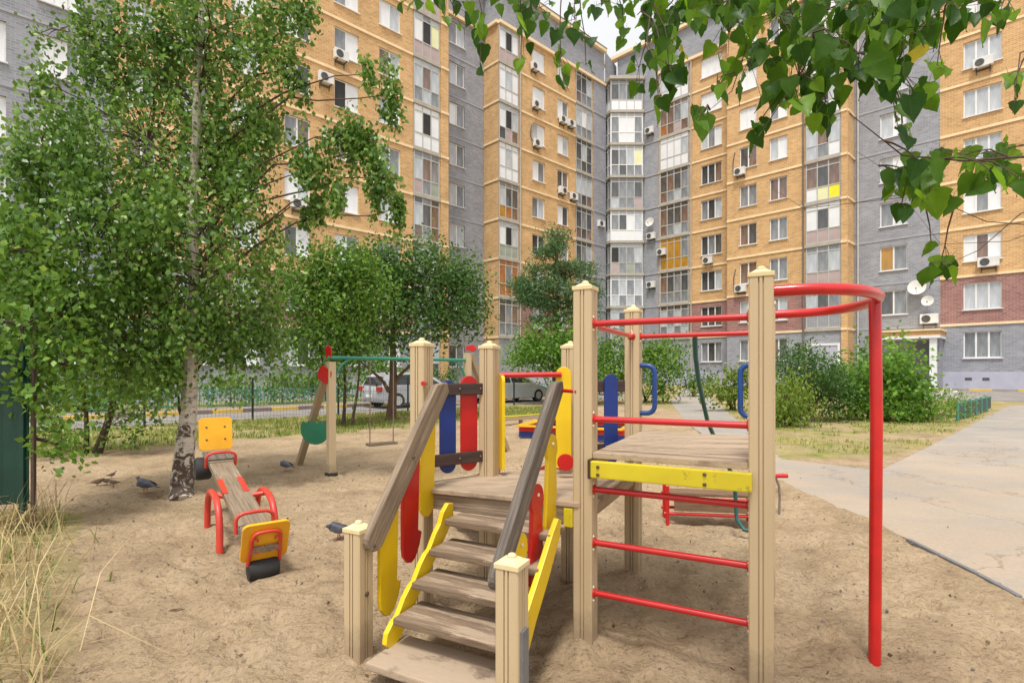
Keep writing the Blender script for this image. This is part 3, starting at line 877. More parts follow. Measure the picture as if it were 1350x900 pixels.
stackR2 = {
    8: (["pane_light"], ["pane_light", "pane_grey", "pane_white"], ["panel_white"]),
    7: (["pane_light"], ["pane_light", "pane_white", "pane_white"], ["panel_white"]),
    6: (["pane_light", "pane_grey", "pane_light"], ["pane_light", "opening_dark", "pane_light"], ["panel_white", "pane_light", "panel_white"]),
    5: (["pane_light"], ["pane_light", "pane_brown", "pane_light"], ["pane_light", "pane_grey", "panel_white"]),
    4: (["pane_brown"], ["pane_brown", "pane_dark", "pane_brown"], ["panel_white", "panel_cream", "panel_yellow"]),
    3: (["panel_white"], ["panel_white", "pane_dark", "panel_white"], ["panel_pink"]),
    2: (["pane_grey"], ["pane_light", "pane_grey", "pane_light"], ["panel_pink"]),
    1: (["pane_grey"], ["pane_light", "pane_dark", "pane_grey"], ["brick_grey"])}
facade(FR2, (958.5, 1118), [(975, 997.5, 2, {8: ["pane_white"], 7: ["pane_white"], 6: ["pane_white"], 5: ["pane_dark", "pane_brown"]}),
       (1014.5, 1038, 2, {8: ["pane_grey", "pane_white"], 7: ["pane_light", "pane_white"], 6: ["pane_grey", "pane_white"], 5: ["pane_light", "pane_white"], 4: ["pane_brown", "pane_brown"], 3: ["pane_grey", "pane_grey"]})],
       [(1062.5, 1108.5, 3, stackR2)], "orange", seed=15, bright=lambda k: .12 if k < 6 else .8, base=.4)
facade(FR2, (1109, 1118), [], [], "pil", y=-.12, seed=17, s_over=(FR2.s_at(1109.3), FR2.s_at(1118)), base=.4, attic=False, mass=False)
facade(FT, (1118, 1128), [], [], "pil", seed=18, s_over=(.0, 1.45), ends=(False, False), base=.4, attic=False, mass=False)
facade(FR3, (1126, 1239.5), [(1160, 1196, 2, {8: ["pane_light"], 7: ["pane_light"], 6: ["pane_light"], 5: ["pane_light", "pane_white"], 3: ["pane_grey", "pane_light"], 2: ["pane_amber", "pane_grey"], 1: ["pane_dark", "pane_grey"]})], [], "grey", seed=19, bright=lambda k: .3 + .1 * k, base=.4)
facade(FR3, (1239.5, 1640), [(1270, 1321, 3, {8: ["pane_white", "pane_light", "pane_white"], 7: ["pane_white", "pane_light", "pane_white"], 6: ["pane_light"], 5: ["pane_light"], 4: ["pane_light", "pane_light", "pane_light"], 3: ["pane_white", "pane_grey", "pane_white"], 2: ["pane_white", "pane_brown", "pane_white"], 1: ["pane_light"], 0: ["pane_grey"]}),
       (1392, 1452, 3)], [], "orange", seed=20, bright=lambda k: .9, base=.4, ends=(False, True))
# corner: two grey flank walls and the three sided glazed bay between them
def gpt(px, D): return Vector((pdir(px) * D, D))
cl = FB.o + FB.d * (sg1 + .01)
cr = FR1.o + FR1.d * FR1.s_at(868.4)
CX = Vector((10.4, 52.3))                                   # hidden inner corner
FC1 = Fac(cl, (CX - cl).normalized(), 1.2)
FC2 = Fac(cr - dd * 2.9, dd, 1.45)
wall(FC1, 0, 3.0, 0, 1.2 + TOP + 3.2, .0, [], "brick_grey", (False, False))
wall(FC2, -1.5, 2.9, 0, 1.45 + TOP + 3.2, .0, [], "brick_grey", (False, False))
bands(FC2, .9, 2.9, range(1, 9), "band_grey", h=.13, out=.05)
mb = MB(); mb.rect(-1.5, 2.9, .3, 6, 0, 1.45 + TOP + 3.1); obj("roof_block", mb, M_["roof_dark"], bld, M=FC2.M.copy())
mb = MB(); mb.rect(-3.5, 2.9, -.34, .3, 1.45 + TOP + 3.1, 1.45 + TOP + 3.4); obj("cornice", mb, M_["band_cream"], bld, M=FC2.M.copy())
bL, bR = gpt(805, 48.9), gpt(847.5, 48.9)
bl0, br0 = gpt(797.8, 49.9), gpt(852.5, 49.9)
FY = Fac(bL, (bR - bL).normalized(), 1.45)
FY1 = Fac(bl0, (bL - bl0).normalized(), 1.45)
FY2 = Fac(bR, (br0 - bR).normalized(), 1.45)
w0, w1, w2 = (bR - bL).length, (bL - bl0).length, (br0 - bR).length
bay = {
    8: (["pane_grey"], ["pane_dark", "pane_grey", "pane_dark", "pane_grey"], ["panel_white"]),
    7: (["pane_light"], ["pane_grey", "pane_white", "pane_white", "pane_grey"], ["pane_grey", "pane_white", "pane_white", "pane_grey"]),
    6: (["pane_light"], ["pane_dark", "pane_grey", "pane_light", "panel_cream"], ["pane_grey", "pane_dark", "pane_grey", "pane_grey"]),
    5: (["pane_grey"], ["pane_dark", "pane_grey", "pane_grey", "pane_dark"], ["pane_light", "pane_grey", "pane_grey", "panel_pink"]),
    4: (["pane_light"], ["pane_grey", "pane_dark", "pane_white", "pane_light"], ["panel_white"]),
    3: (["pane_light"], ["opening_dark", "pane_grey", "pane_grey", "pane_light"], ["panel_pink", "pane_grey", "panel_green", "pane_grey"]),
    2: (["pane_light"], ["pane_grey", "pane_light", "pane_grey", "pane_light"], ["pane_light", "pane_grey", "pane_light", "pane_grey"]),
    1: (["pane_light"], ["pane_light", "pane_dark", "pane_grey", "pane_light"], ["pane_grey"]),
    0: (["pane_light"], ["pane_light", "pane_dark", "pane_grey", "pane_light"], ["panel_white"])}
for k, (tp, md, lw) in bay.items():
    zf = 1.45 + 3 * k
    fm = "white_pvc" if k in (2, 4, 6, 7) else "frame_grey"
    balcony(FY, .03, w0 - .03, zf, 4, tp, md, lw, fm, y=.0, slab=False)
    balcony(FY1, .03, w1 - .03, zf, 2, ["pane_dark"], ["pane_dark", "pane_grey"], lw[:1] if k in (8, 4) else ["pane_grey"], fm, y=.0, slab=False)
    balcony(FY2, .03, w2 - .03, zf, 1, ["pane_dark"], ["pane_dark"], ["pane_grey"], fm, y=.0, slab=False)
    mb = MB()
    P = [bl0 - Vector((.1, .0)), bL + Vector((-.08, -.14)), bR + Vector((.08, -.14)), br0 + Vector((.1, 0))]
    mb.prism([(p.x, p.y) for p in P], zf - .09, zf + .14)
    obj("bay_slab", mb, M_["slab"], bld)
mb = MB(); P = [bl0 - Vector((.3, -.6)), bl0 - Vector((.1, .0)), bL + Vector((-.1, -.2)), bR + Vector((.1, -.2)), br0 + Vector((.1, 0)), br0 + Vector((.5, .9)), CX]
mb.prism([(p.x, p.y) for p in P], 1.45 + TOP - .05, 1.45 + TOP + .25); obj("bay_roof", mb, M_["slab"], bld)
mb = MB(); P = [Vector((bl0.x - .2, 52.2)), bl0 + Vector((.05, .3)), bL + Vector((.1, .3)), bR + Vector((-.1, .3)), br0 + Vector((-.05, .3)), Vector((br0.x + .3, 52.2))]
mb.prism([(p.x, p.y) for p in P], .2, 1.45 + TOP - .1); obj("wall", mb, M_["brick_grey"], bld)

# downpipes
def dpipe(F, px, y=-.12, mat="roof_dark"):
    s_ = F.s_at(px, y)
    mb = MB(); mb.tube([(s_, y, .5), (s_, y, F.z0 + TOP)], .06, 8); obj("downpipe", mb, M_[mat], bld, M=F.M.copy())
dpipe(FR2, 1059); dpipe(FB, 686, mat="slab"); dpipe(FR3, 1131, mat="frame_grey"); dpipe(FR1, 911, mat="slab")
# plinth vents on the right
for px in (1277, 1300):
    s_ = FR3.s_at(px)
    mb = MB(); mb.rect(s_ - .16, s_ + .16, -.07, -.03, .98, 1.14); obj("plinth_vent", mb, M_["ac_dark"], bld, M=FR3.M.copy())
# entrance porch
sa, sb_ = FR3.s_at(1158, -2.4), FR3.s_at(1239, -2.4)
mb = MB(); mb.rect(sa, sb_, -2.5, 0, 3.72, 4.02); obj("canopy_fascia", mb, M_["brick_orange"], bld, M=FR3.M.copy())
mb = MB(); mb.rect(sa - .08, sb_ + .08, -2.6, .0, 4.02, 4.12); obj("canopy_coping", mb, M_["band_cream"], bld, M=FR3.M.copy())
mb = MB(); mb.rect(sa - .03, sb_ + .03, -2.54, 0, 3.56, 3.72); obj("canopy_slab", mb, M_["white_pvc"], bld, M=FR3.M.copy())
mb = MB(); mb.rect(sb_ - .5, sb_ - .15, -2.4, -2.1, .3, 3.56); obj("canopy_column", mb, M_["panel_white"], bld, M=FR3.M.copy())
mb = MB(); mb.rect(sb_ - .35, sb_ - .1, -1.5, -.05, .3, 3.555); obj("wall", mb, M_["brick_grey"], bld, M=FR3.M.copy())
# door beside the porch and pale ground floor panel below the balconies
s_ = FR3.s_at(1175); mb = MB(); mb.rect(s_ - .9, s_ + .3, -.06, .0, .5, 2.7); obj("entrance_door", mb, M_["green_metal"], bld, M=FR3.M.copy())
a, b_ = FR2.s_at(1064), FR2.s_at(1107)
mb = MB(); mb.rect(a, b_, -.09, -.01, 1.6, 3.35); obj("panel", mb, M_["plinth_lilac"], bld, M=FR2.M.copy())
mb = MB(); mb.rect(a - .05, a + .1, -.13, -.02, 1.5, 3.5); mb.rect(b_ - .1, b_ + .05, -.13, -.02, 1.5, 3.5); mb.rect(a + .101, b_ - .101, -.13, -.02, 3.35, 3.5); obj("panel_frame", mb, M_["white_pvc"], bld, M=FR2.M.copy())

# air conditioners and dishes, each a thing fixed to the wall
def ac(F, px, py, label, w=.84, h=.58, y=0.0, fan=-1, hose=0):
    s_ = F.s_at(px, y - .25); z = F.z_at(px, py, y - .25)
    M = F.at(s_, y - .06, z)
    o = bpy.data.objects.new("air_conditioner", None); put(o, M)
    tagit(o, label, "air conditioner", "air conditioners on the building walls")
    if hose:
        mb = MB(); mb.tube([(-w * .5, -.1, .1), (-w * .62, -.06, .15), (-w * .72, .02, .5), (-w * .7, .02, 1.0), (-w * .55, .03, 1.25 + .2 * hose)], .035, 6)
        obj("hose", mb, M_["ac_dark"], o, M=M.copy())
    mb = MB(); mb.box((0, -.17, 0), (w, .28, h)); obj("casing", mb, M_["ac_white"], o, .02, M=M.copy())
    mb = MB(); T = Matrix.Translation((fan * w * .16, -.318, 0)) @ Matrix.Rotation(R(90), 4, 'X')
    mb.lathe([(h * .38, 0), (h * .38, .012), (h * .33, .016), (.03, .012)], 18, T); obj("fan_grille", mb, M_["ac_dark"], o, M=M.copy())
    mb = MB(); mb.rect(-w * .33, w * .33, .0, .05, -h / 2 - .12, -h / 2 - .06); mb.rect(-w * .36, -w * .31, -.36, .06, -h / 2 - .05, -h / 2 - .003); mb.rect(w * .31, w * .36, -.36, .06, -h / 2 - .05, -h / 2 - .003)
    mb.rect(-w * .355, -w * .315, .02, .06, -h / 2 - .3, -h / 2 - .05); mb.rect(w * .315, w * .355, .02, .06, -h / 2 - .3, -h / 2 - .05)
    obj("bracket", mb, M_["ac_dark"], o, M=M.copy())
ac(FA, 450, 73, "air conditioner under the highest window right of the birch crown")
ac(FA, 430, 103, "air conditioner left of the open black window on the orange wall", fan=-1)
ac(FA, 394, 269, "air conditioner among the birch leaves on the orange wall")
ac(FB, 706, 88, "air conditioner under the topmost window beside the corner balcony stack")
ac(FB, 708, 138, "second air conditioner down in the column beside the corner balcony stack")
ac(FB, 709, 189, "third air conditioner down, with a looped hose, beside the corner balcony stack", hose=1)
ac(FB, 743, 158, "air conditioner under the highest seen window next to the grey corner")
ac(FB, 742, 251, "air conditioner on the orange wall above the pine, lower of its column", fan=1)
ac(FB, 754, 163, "air conditioner at the very edge of the orange wall, upper one")
ac(FB, 757, 259, "air conditioner at the very edge of the orange wall, lower one")
ac(FC2, 856, 172, "highest air conditioner on the grey wall right of the corner bay")
ac(FC2, 858, 311, "air conditioner directly below the dish right of the corner bay")
ac(FC2, 858, 375, "lowest air conditioner on the grey wall right of the corner bay", fan=-1)
ac(FB, 793, 295, "air conditioner on the grey wall left of the corner bay")
ac(FR1, 872, 332, "air conditioner at the left edge of the amber glazed balcony")
ac(FR1, 933, 343, "air conditioner under the three part window left of the tall post")
ac(FR2, 975, 226, "air conditioner under the white window with a hose hanging beside it", hose=2)
ac(FR2, 976, 380, "air conditioner just left of the top of the nearest tall post", hose=1.5)
ac(FR3, 1225, 420, "air conditioner beside the entrance canopy at the wall corner", w=.95, h=.62)
ac(FR3, 1303, 345, "air conditioner under the white window above the red brick", w=1.0, h=.6)
ac(FR3, 1296, 82, "air conditioner under the top right window near the leaves", w=.95)
def dish(F, px, py, r_, label, y=0.0):
    s_ = F.s_at(px, y - .3); z = F.z_at(px, py, y - .3)
    M = F.at(s_, y, z)
    o = bpy.data.objects.new("satellite_dish", None); put(o, M); tagit(o, label, "satellite dish", "satellite dishes on the building walls")
    T = Matrix.Translation((0, -.28, 0)) @ Matrix.Rotation(R(78), 4, 'X') @ Matrix.Rotation(R(0), 4, 'Z')
    mb = MB(); mb.lathe([(.02, 0), (r_ * .5, .03), (r_, .10), (r_ * 1.01, .115), (r_ * .5, .05), (.02, .02)], 20, T); obj("reflector", mb, M_["dish_white"], o, smooth=True, M=M.copy())
    mb = MB(); mb.tube([(0, 0, -.1), (0, -.26, -.05)], .025, 6); mb.tube([(0, -.3, -r_ * .9), (0, -.3 - r_ * .9, -r_ * .2)], .015, 6); obj("arm", mb, M_["frame_grey"], o, M=M.copy())
    mb = MB(); mb.box((0, -.32 - r_ * .9, -r_ * .2), (.07, .1, .07)); obj("receiver", mb, M_["ac_dark"], o, M=M.copy())
dish(FC2, 857, 293, .42, "white dish above an air conditioner right of the corner bay")
dish(FR3, 1209, 379, .50, "larger white dish on the grey wall, partly behind leaves")
dish(FR3, 1223, 397, .33, "smaller white dish just below the larger one")
# ------------------------------------------------------------ the climbing frame
E1 = V(.891, -.454, 0); E2 = V(.454, .891, 0); UP = V(0, 0, 1)
RZ = math.atan2(E1.y, E1.x)
P1 = V(.395, 2.86, 0); P2 = V(1.16, 2.47, 0); P3 = V(.88, 3.85, 0); P4 = V(1.655, 3.455, 0)
PA = V(-.558, 3.28, 0); PB = V(-.152, 3.58, 0); PC = V(.416, 3.78, 0)
S1 = V(-.777, 2.69, 0); S2 = V(0.0, 2.20, 0)
play = thing("climbing_frame", (.3, 3.0, 0), "wooden climbing frame with stairs, two decks, beige posts and red bars", "climbing frame")
def bolt(p, n_, mat="bolt", r_=.009, par=None):
    M = Matrix.Translation(p) @ n_.to_track_quat('Z', 'Y').to_matrix().to_4x4()
    mb = MB(); mb.lathe([(r_, 0), (r_, .004), (r_ * .6, .008)], 10); return obj("bolt", mb, M_[mat], par, M=M)
def post(p, h, a=.105, rz=RZ):
    g_ = .005; w = .006; q = a / 2; c = .006
    pf = []
    for k in range(4):
        t = k * math.pi / 2
        for (x, y) in ((-q + c, -q), (-.0125, -q), (-.0125, -q + .009), (-.006, -q + .009), (-.006, -q), (.006, -q), (.006, -q + .009), (.0125, -q + .009), (.0125, -q), (q - c, -q)):
            pf.append((x * math.cos(t) - y * math.sin(t), x * math.sin(t) + y * math.cos(t)))
    T = Matrix.Translation(p) @ Matrix.Rotation(rz, 4, 'Z')
    mb = MB(); mb.prism(pf, -.15, h)
    o = obj("post", mb, M_["post_beige"], play, M=T)
    b = a / 2 + .004
    cp = MB(); cp.box((0, 0, .0), (b * 2, b * 2, .022))
    n = len(cp.v)
    cp.add([(-b + .01, -b + .01, .011), (b - .01, -b + .01, .011), (b - .01, b - .01, .011), (-b + .01, b - .01, .011), (-.022, -.022, .028), (.022, -.022, .028), (.022, .022, .028), (-.022, .022, .028)],
           [(0, 1, 5, 4), (1, 2, 6, 5), (2, 3, 7, 6), (3, 0, 4, 7), (4, 5, 6, 7)])
    cp.lathe([(.018, .026), (.02, .034), (.014, .042), (.004, .045)], 12)
    obj("post_cap", cp, M_["cap_cream"], o, .003, M=T @ Matrix.Translation((0, 0, h + .01)))
    return o
for p, h in ((P1, 1.89), (P2, 1.89), (P3, 1.885), (P4, 1.885), (PA, 1.61), (PB, 1.61), (PC, 1.62), (S1, .65), (S2, .65)): post(p, h)
# upper deck
q_ = .052
corner = [P1 - E1 * q_ * .2 + E2 * 0 , P2, P4, P3]
def deckpoly(name, pts, z, th, mat):
    mb = MB(); mb.prism([(p.x, p.y) for p in pts], z - th, z)
    return obj(name, mb, M_[mat], play, .005)
ub = [P1 + (-E2) * .045 + E1 * .055, P2 - E2 * .045 - E1 * .055, P4 + E2 * .03 - E1 * .055, P3 + E2 * .03 + E1 * .055]
mid = (P1 + P2) / 2
mb = MB()
upz = 1.03
nb = 5
for i in range(nb):                     # deck boards, sand lying on them
    a = i / nb; b_ = (i + 1) / nb
    l0 = ub[0].lerp(ub[3], a); l1 = ub[0].lerp(ub[3], b_ - .012); r0 = ub[1].lerp(ub[2], a); r1 = ub[1].lerp(ub[2], b_ - .012)
    m2 = MB(); m2.prism([(p.x, p.y) for p in (l0, r0, r1, l1)], upz - .03, upz + .0015 * (i % 2))
    obj("deck_board", m2, M_["deck_wood"], play, .003)
def yb(pa, pb, off, z0, z1, mat="paint_lemon", name="deck_beam", w=.038):
    a = pa + off; b_ = pb + off
    return beam(name, V(a.x, a.y, (z0 + z1) / 2), V(b_.x, b_.y, (z0 + z1) / 2), w, z1 - z0, M_[mat], play)
fb = yb(P1 + E1 * .058, P2 - E1 * .035, -E2 * .074, .905, .992)
yb(P3 + E1 * .05, P4 - E1 * .05, E2 * .06, .905, .992)
yb(P1 + E2 * .05, P3 - E2 * .05, V(0, 0, 0), .92, .985, "wood_pale")
yb(P2 + E2 * .05, P4 - E2 * .05, V(0, 0, 0), .92, .985, "wood_pale")
for s, z in ((.10, .965), (.10, .925), (.62, .972), (.62, .925)):
    p = P1 + E1 * s - E2 * .094; bolt(V(p.x, p.y, z), -E2, par=fb)
pbk = P1 - E1 * .06 - E2 * .03
mb = MB(); mb.box((0, 0, 0), (.014, .08, .10)); obj("bracket", mb, M_["wood_stain"], play, .004, M=Matrix.Translation((P1.x + .052 * E1.x - .06 * E2.x, P1.y + .052 * E1.y - .06 * E2.y, .95)) @ Matrix.Rotation(RZ, 4, 'Z'))
# bars between the front posts
def rung(pa, pb, z, r_=.0165, mat="tube_red", off=V(0, 0, 0), ext=-.05):
    d = (pb - pa).normalized(); a = pa - d * ext + off; b_ = pb + d * ext + off
    o = pipe("rung", [V(a.x, a.y, z), V(b_.x, b_.y, z)], r_, M_[mat], play)
    for p, s_ in ((a, 1), (b_, -1)):
        M = Matrix.Translation(V(p.x, p.y, z) + d * .004 * s_) @ (d * s_).to_track_quat('Z', 'Y').to_matrix().to_4x4()
        fl = MB(); fl.lathe([(r_ + .012, -.004), (r_ + .012, .003), (r_ + .003, .008)], 12); obj("flange", fl, M_[mat], o, M=M)
        for dz in (.034, -.034):
            bolt(V(p.x, p.y, z + dz) - E2 * .012 * (1 if abs(d.dot(E1)) > .5 else 0), d * s_, "bolt_cap", .008, o)
    return o
for z in (1.71, 1.203, .83, .548, .280): rung(P1, P2, z, off=-E2 * .012)
rung(P1, P3, 1.71); rung(P3, P4, 1.71)
for z in (.83, .548, .28): rung(P2, P4, z, r_=.012)
# bent handrail and pole outside the right post
c = (P2 + P4) / 2; zt = 1.825
PO = c + E1 * .52
half = (P4 - P2).length / 2
pts = [P2 + E1 * .05]
for k in range(0, 13):
    t = math.pi * k / 12
    pts.append(c + E1 * (.14 + .385 * math.sin(t)) - E2 * half * math.cos(t))
pts += [P4 + E1 * .05]
pipe("bent_handrail", [V(p.x, p.y, zt) for p in pts], .027, M_["tube_red"], play, 14)
pipe("sliding_pole", [V(PO.x - .04, PO.y - .045, -.1), V(PO.x - .03, PO.y - .045, 1.2), V(PO.x - .028, PO.y - .03, zt - .01)], .0285, M_["tube_red"], play, 16)
# chain/rope climbing strip with knobs on the back right face
kn = pipe("climbing_rope", [V((P4 + E1 * .02).x, (P4 + E1 * .02).y - .02, z) for z in (.35, 1.0)], .012, M_["wood_stain"], play)
# blue grips on the far posts
for P_, sx in ((P3, 1), (P4, -1)):
    b0 = P_ + E1 * .055 * sx - E2 * .01; w_ = .10 * sx
    zc0, zc1 = 1.16, 1.50
    pp = [b0 + V(0, 0, zc1)] + [b0 + E1 * (w_ * .62) + V(0, 0, zc1 - .0)]
    cc = b0 + E1 * (w_ * .55)
    pts = [b0 + UP * zc1]
    pts += [b0 + E1 * w_ * (.45 + .55 * math.sin(t)) + UP * (zc1 - .055 + .055 * math.cos(t)) for t in [math.pi / 2 * k / 5 for k in range(6)]]
    pts += [b0 + E1 * w_ * (.45 + .55 * math.cos(t)) + UP * (zc0 + .055 - .055 * math.sin(t)) for t in [math.pi / 2 * k / 5 for k in range(6)]]
    pts += [b0 + UP * zc0]
    pipe("grip", pts, .0175, M_["tube_blue"], play)
# curved teal climbing arch behind the upper deck
a0 = A(916, 441, 3.72); pts = [a0]
pts += [A(917, 470, 3.85), A(921, 502, 4.0), A(927, 530, 4.15), A(933, 556, 4.3), A(950, 595, 4.5), A(968, 630, 4.7), A(970, 660, 4.75), A(971, 684, 4.75), A(981, 698, 4.7), A(1000, 702, 4.6)]
pipe("climbing_arch", pts, .017, M_["tube_teal"], play)

# lower deck: five sided
lz = .76
deck = deckpoly("deck", [PA + V(-.03, -.075, 0) + E1 * .06, P1 - E2 * .06 - E1 * .02, P1 + E1 * .055 + E2 * .06, P3 + E1 * .03 - E2 * .03, PC + V(.03, .06, 0), PB + V(-.02, .06, 0), PA + V(.02, .08, 0)], lz, .028, "deck_wood")
yb(PA + E1 * .06, P1 - E1 * .055, -E2 * .035, lz - .125, lz - .029, "wood_grey", "deck_beam")
yb(P1 + E2 * .06, P3 - E2 * .06, -E1 * .0, lz - .11, lz - .03, "wood_pale", "deck_beam")
yb(PB, PC, V(0, 0, 0), lz - .12, lz - .03, "wood_grey", "deck_beam")
yb(PA, PB, V(0, 0, 0), lz - .12, lz - .03, "wood_grey", "deck_beam")
br = P1 - E1 * .075
mb = MB(); mb.box((0, 0, 0), (.05, .09, .10)); obj("bracket", mb, M_["paint_lemon"], play, .004, M=Matrix.Translation((br.x - .01, br.y - .02, lz - .085)) @ Matrix.Rotation(RZ, 4, 'Z'))
# panel of slats between the two left posts, and one behind the tower
def slat(c, d, z0, z1, w, th, mat, round_top=True, round_bot=True):
    n_ = UP.cross(d)
    r_ = w / 2; poly = []
    if round_top: poly += [(r_ * math.cos(t), z1 - r_ + r_ * math.sin(t)) for t in [math.pi * k / 10 for k in range(11)]]
    else: poly += [(r_, z1), (-r_, z1)]
    if round_bot: poly += [(r_ * math.cos(t), z0 + r_ + r_ * math.sin(t)) for t in [math.pi + math.pi * k / 10 for k in range(11)]]
    else: poly += [(-r_, z0), (r_, z0)]
    mb = MB(); zc = (z0 + z1) / 2
    mb.prism([(x, z - zc) for x, z in poly], -th / 2, th / 2)
    M = Matrix((d, UP, -n_)).transposed().to_4x4(); M.translation = V(c.x, c.y, zc)
    return obj("slat", mb, M_[mat], play, .004, M=M)
dab = (PB - PA).normalized()
nab = UP.cross(dab)
for z in (1.342, .893):
    o = beam("crossbar", V(PA.x, PA.y, z) + dab * .06 + nab * .01, V(PB.x, PB.y, z) - dab * .05 + nab * .01, .03, .075, M_["wood_stain"], play)
    for s in (.27, .43):
        p = PA + dab * s; bolt(V(p.x, p.y, z) - nab * .005, -nab, par=o)
slat(PA + dab * .205 - V(0, 0, 0) + nab * .038, dab, .80, 1.40, .115, .02, "paint_blue")
slat(PA + dab * .365 + nab * .038, dab, .80, 1.43, .125, .02, "paint_red")
d34 = (P3 - PC).normalized(); n34 = UP.cross(d34)
for z in (1.352, .90):
    beam("crossbar", V(PC.x, PC.y, z) + d34 * .06, V(P3.x, P3.y, z) - d34 * .05, .03, .08, M_["wood_stain"], play)
slat(PC + d34 * .29 + n34 * -.028, d34, .80, 1.44, .10, .02, "paint_blue")
slat(PC + d34 * .14 + n34 * -.028, d34, .80, 1.44, .10, .02, "paint_red")
# slide entrance: side plates, cross bar and the chute behind
dbc = (PC - PB).normalized(); nbc = UP.cross(dbc)
pl1 = A(743, 550, 3.62); pl1 = V(pl1.x, pl1.y, 0)
slat(pl1, V(.99, -.12, 0).normalized(), .80, 1.49, .105, .022, "paint_yellow", True, False)
slat(PB + dbc * .085 + V(0, -.02, 0), nbc, .80, 1.44, .10, .022, "paint_yellow", True, False)
ba = A(660, 494.5, 3.58); bb = A(740, 493.5, 3.60)
pipe("entrance_bar", [ba, bb], .018, M_["tube_red"], play)
bb2 = A(742, 514, 3.2); pipe("stub_bar", [A(735, 514, 2.98), V(P1.x - .05, P1.y - .03, A(757, 516, 2.86).z)], .010, M_["tube_red"], play)
pipe("stub_bar", [V(PA.x + .03, PA.y - .055, 1.385), V(PA.x + .03, PA.y - .13, 1.385)], .014, M_["tube_red"], play)
cd = nbc
cb = (PB + PC) / 2
cs = []
for k in range(9):
    t = k / 8; u = t * 1.75
    z = lz - .02 - (.62 * t if t < .85 else .62 * .85 + .05 * (t - .85))
    cs.append(cb + cd * u + UP * z)
mb = MB()
for i, p in enumerate(cs):
    for sgn in (-1, 1):
        mb.v += [p + dbc * .21 * sgn, p + dbc * .21 * sgn + UP * .012]
for i in range(8):
    a = i * 4; b_ = a + 4
    mb.f += [(a, a + 2, b_ + 2, b_), (a + 1, b_ + 1, b_ + 3, a + 3), (a, b_, b_ + 1, a + 1), (a + 2, a + 3, b_ + 3, b_ + 2)]
obj("chute", mb, M_["galv_steel"], play)
for sgn in (-1, 1):
    mb = MB()
    for p in cs:
        o_ = p + dbc * .235 * sgn
        mb.v += [o_ - UP * .05 - dbc * .011, o_ - UP * .05 + dbc * .011, o_ + UP * .11 + dbc * .011, o_ + UP * .11 - dbc * .011]
    for i in range(8):
        for k in range(4):
            mb.f.append((i * 4 + k, i * 4 + (k + 1) % 4, i * 4 + 4 + (k + 1) % 4, i * 4 + 4 + k))
    mb.f += [(0, 3, 2, 1), (32, 33, 34, 35)]
    obj("slide_side", mb, M_["paint_red"], play)
dc = A(745, 608, 3.50)
mb = MB(); mb.lathe([(.055, -.011), (.055, .011)], 24, Matrix.Rotation(R(90), 4, 'X')); obj("disc", mb, M_["paint_red"], play, .003, M=Matrix.Translation(dc + V(.0, -.03, 0)) @ Matrix.Rotation(R(-6), 4, 'Z'))

# stairs
T0 = V(-.655, 2.47, 0)                     # left end of the lowest step front
treads = []
for k in range(5):
    lf = T0 + E2 * (.135 * k) + V(.012 * k, 0, 0) * .6
    z = .128 + .127 * k
    if k == 0: a, b_ = lf - E1 * .02, lf + E1 * .66
    else: a, b_ = lf + E1 * .005, lf + E1 * .645
    ins = E2 * (.115 if k else .13)
    w_ = .23 if k else .30
    o = beam("tread", V(a.x, a.y, z - .018 - (0 if k else .02)) + ins, V(b_.x, b_.y, z - .018 - (0 if k else .02)) + ins, w_, .036, M_["tread_wood" if k else "tread_sandy"], play, .008)
    treads.append(o)
# zigzag yellow stringers
def stringer(off, mat="paint_yellow", ext=.0):
    pts = []
    for k in range(1, 5):
        a = .135 * k
        pts += [(a - .015, .128 + .127 * k - .075), (a + .03, .128 + .127 * k - .035)]
        if k < 4: pts += [(a + .065, .128 + .127 * k - .02)]
    pts += [(.60, .66), (.65, .70), (.70, .69), (.70, .60), (.57, .47), (.38, .29), (.22, .12), (.15, .09), (.11, .13)]
    mb = MB()
    mb.prism(pts, -.014, .014)
    M = Matrix((E2, UP, -UP.cross(E2))).transposed().to_4x4()
    M.translation = T0 + off
    return obj("stringer", mb, M_[mat], play, .004, M=M)
stringer(-E1 * .018)
st = [(.16, .22), (.24, .335), (.40, .48), (.56, .635), (.64, .70), (.68, .68), (.66, .60), (.52, .44), (.36, .28), (.24, .13), (.19, .10)]
mb = MB(); mb.prism(st, -.014, .014)
_Ms = Matrix((E2, UP, -UP.cross(E2))).transposed().to_4x4(); _Ms.translation = T0 + E1 * .664
obj("stringer", mb, M_["paint_yellow"], play, .004, M=_Ms)
# handrails (left, right)
HL0, HL1 = A(489, 718, 2.665), A(584, 505, 3.19)
HR0, HR1 = A(654, 768, 2.29), A(736, 503, 2.93)
hl = beam("handrail", HL0 - (HL1 - HL0).normalized() * .03, HL1, .042, .122, M_["wood_grey"], play, .008, ends=2)
hr = beam("handrail", HR0 - (HR1 - HR0).normalized() * .03, HR1, .045, .112, M_["wood_dark_grey"], play, .008, ends=2)
nside = E1
bolt(HL0 + E1 * .022, E1, par=hl); bolt(HR0 + E1 * .022, E1, "bolt", .012, hr); bolt(HL0.lerp(HL1, .5) + E1 * .022, E1, par=hl)
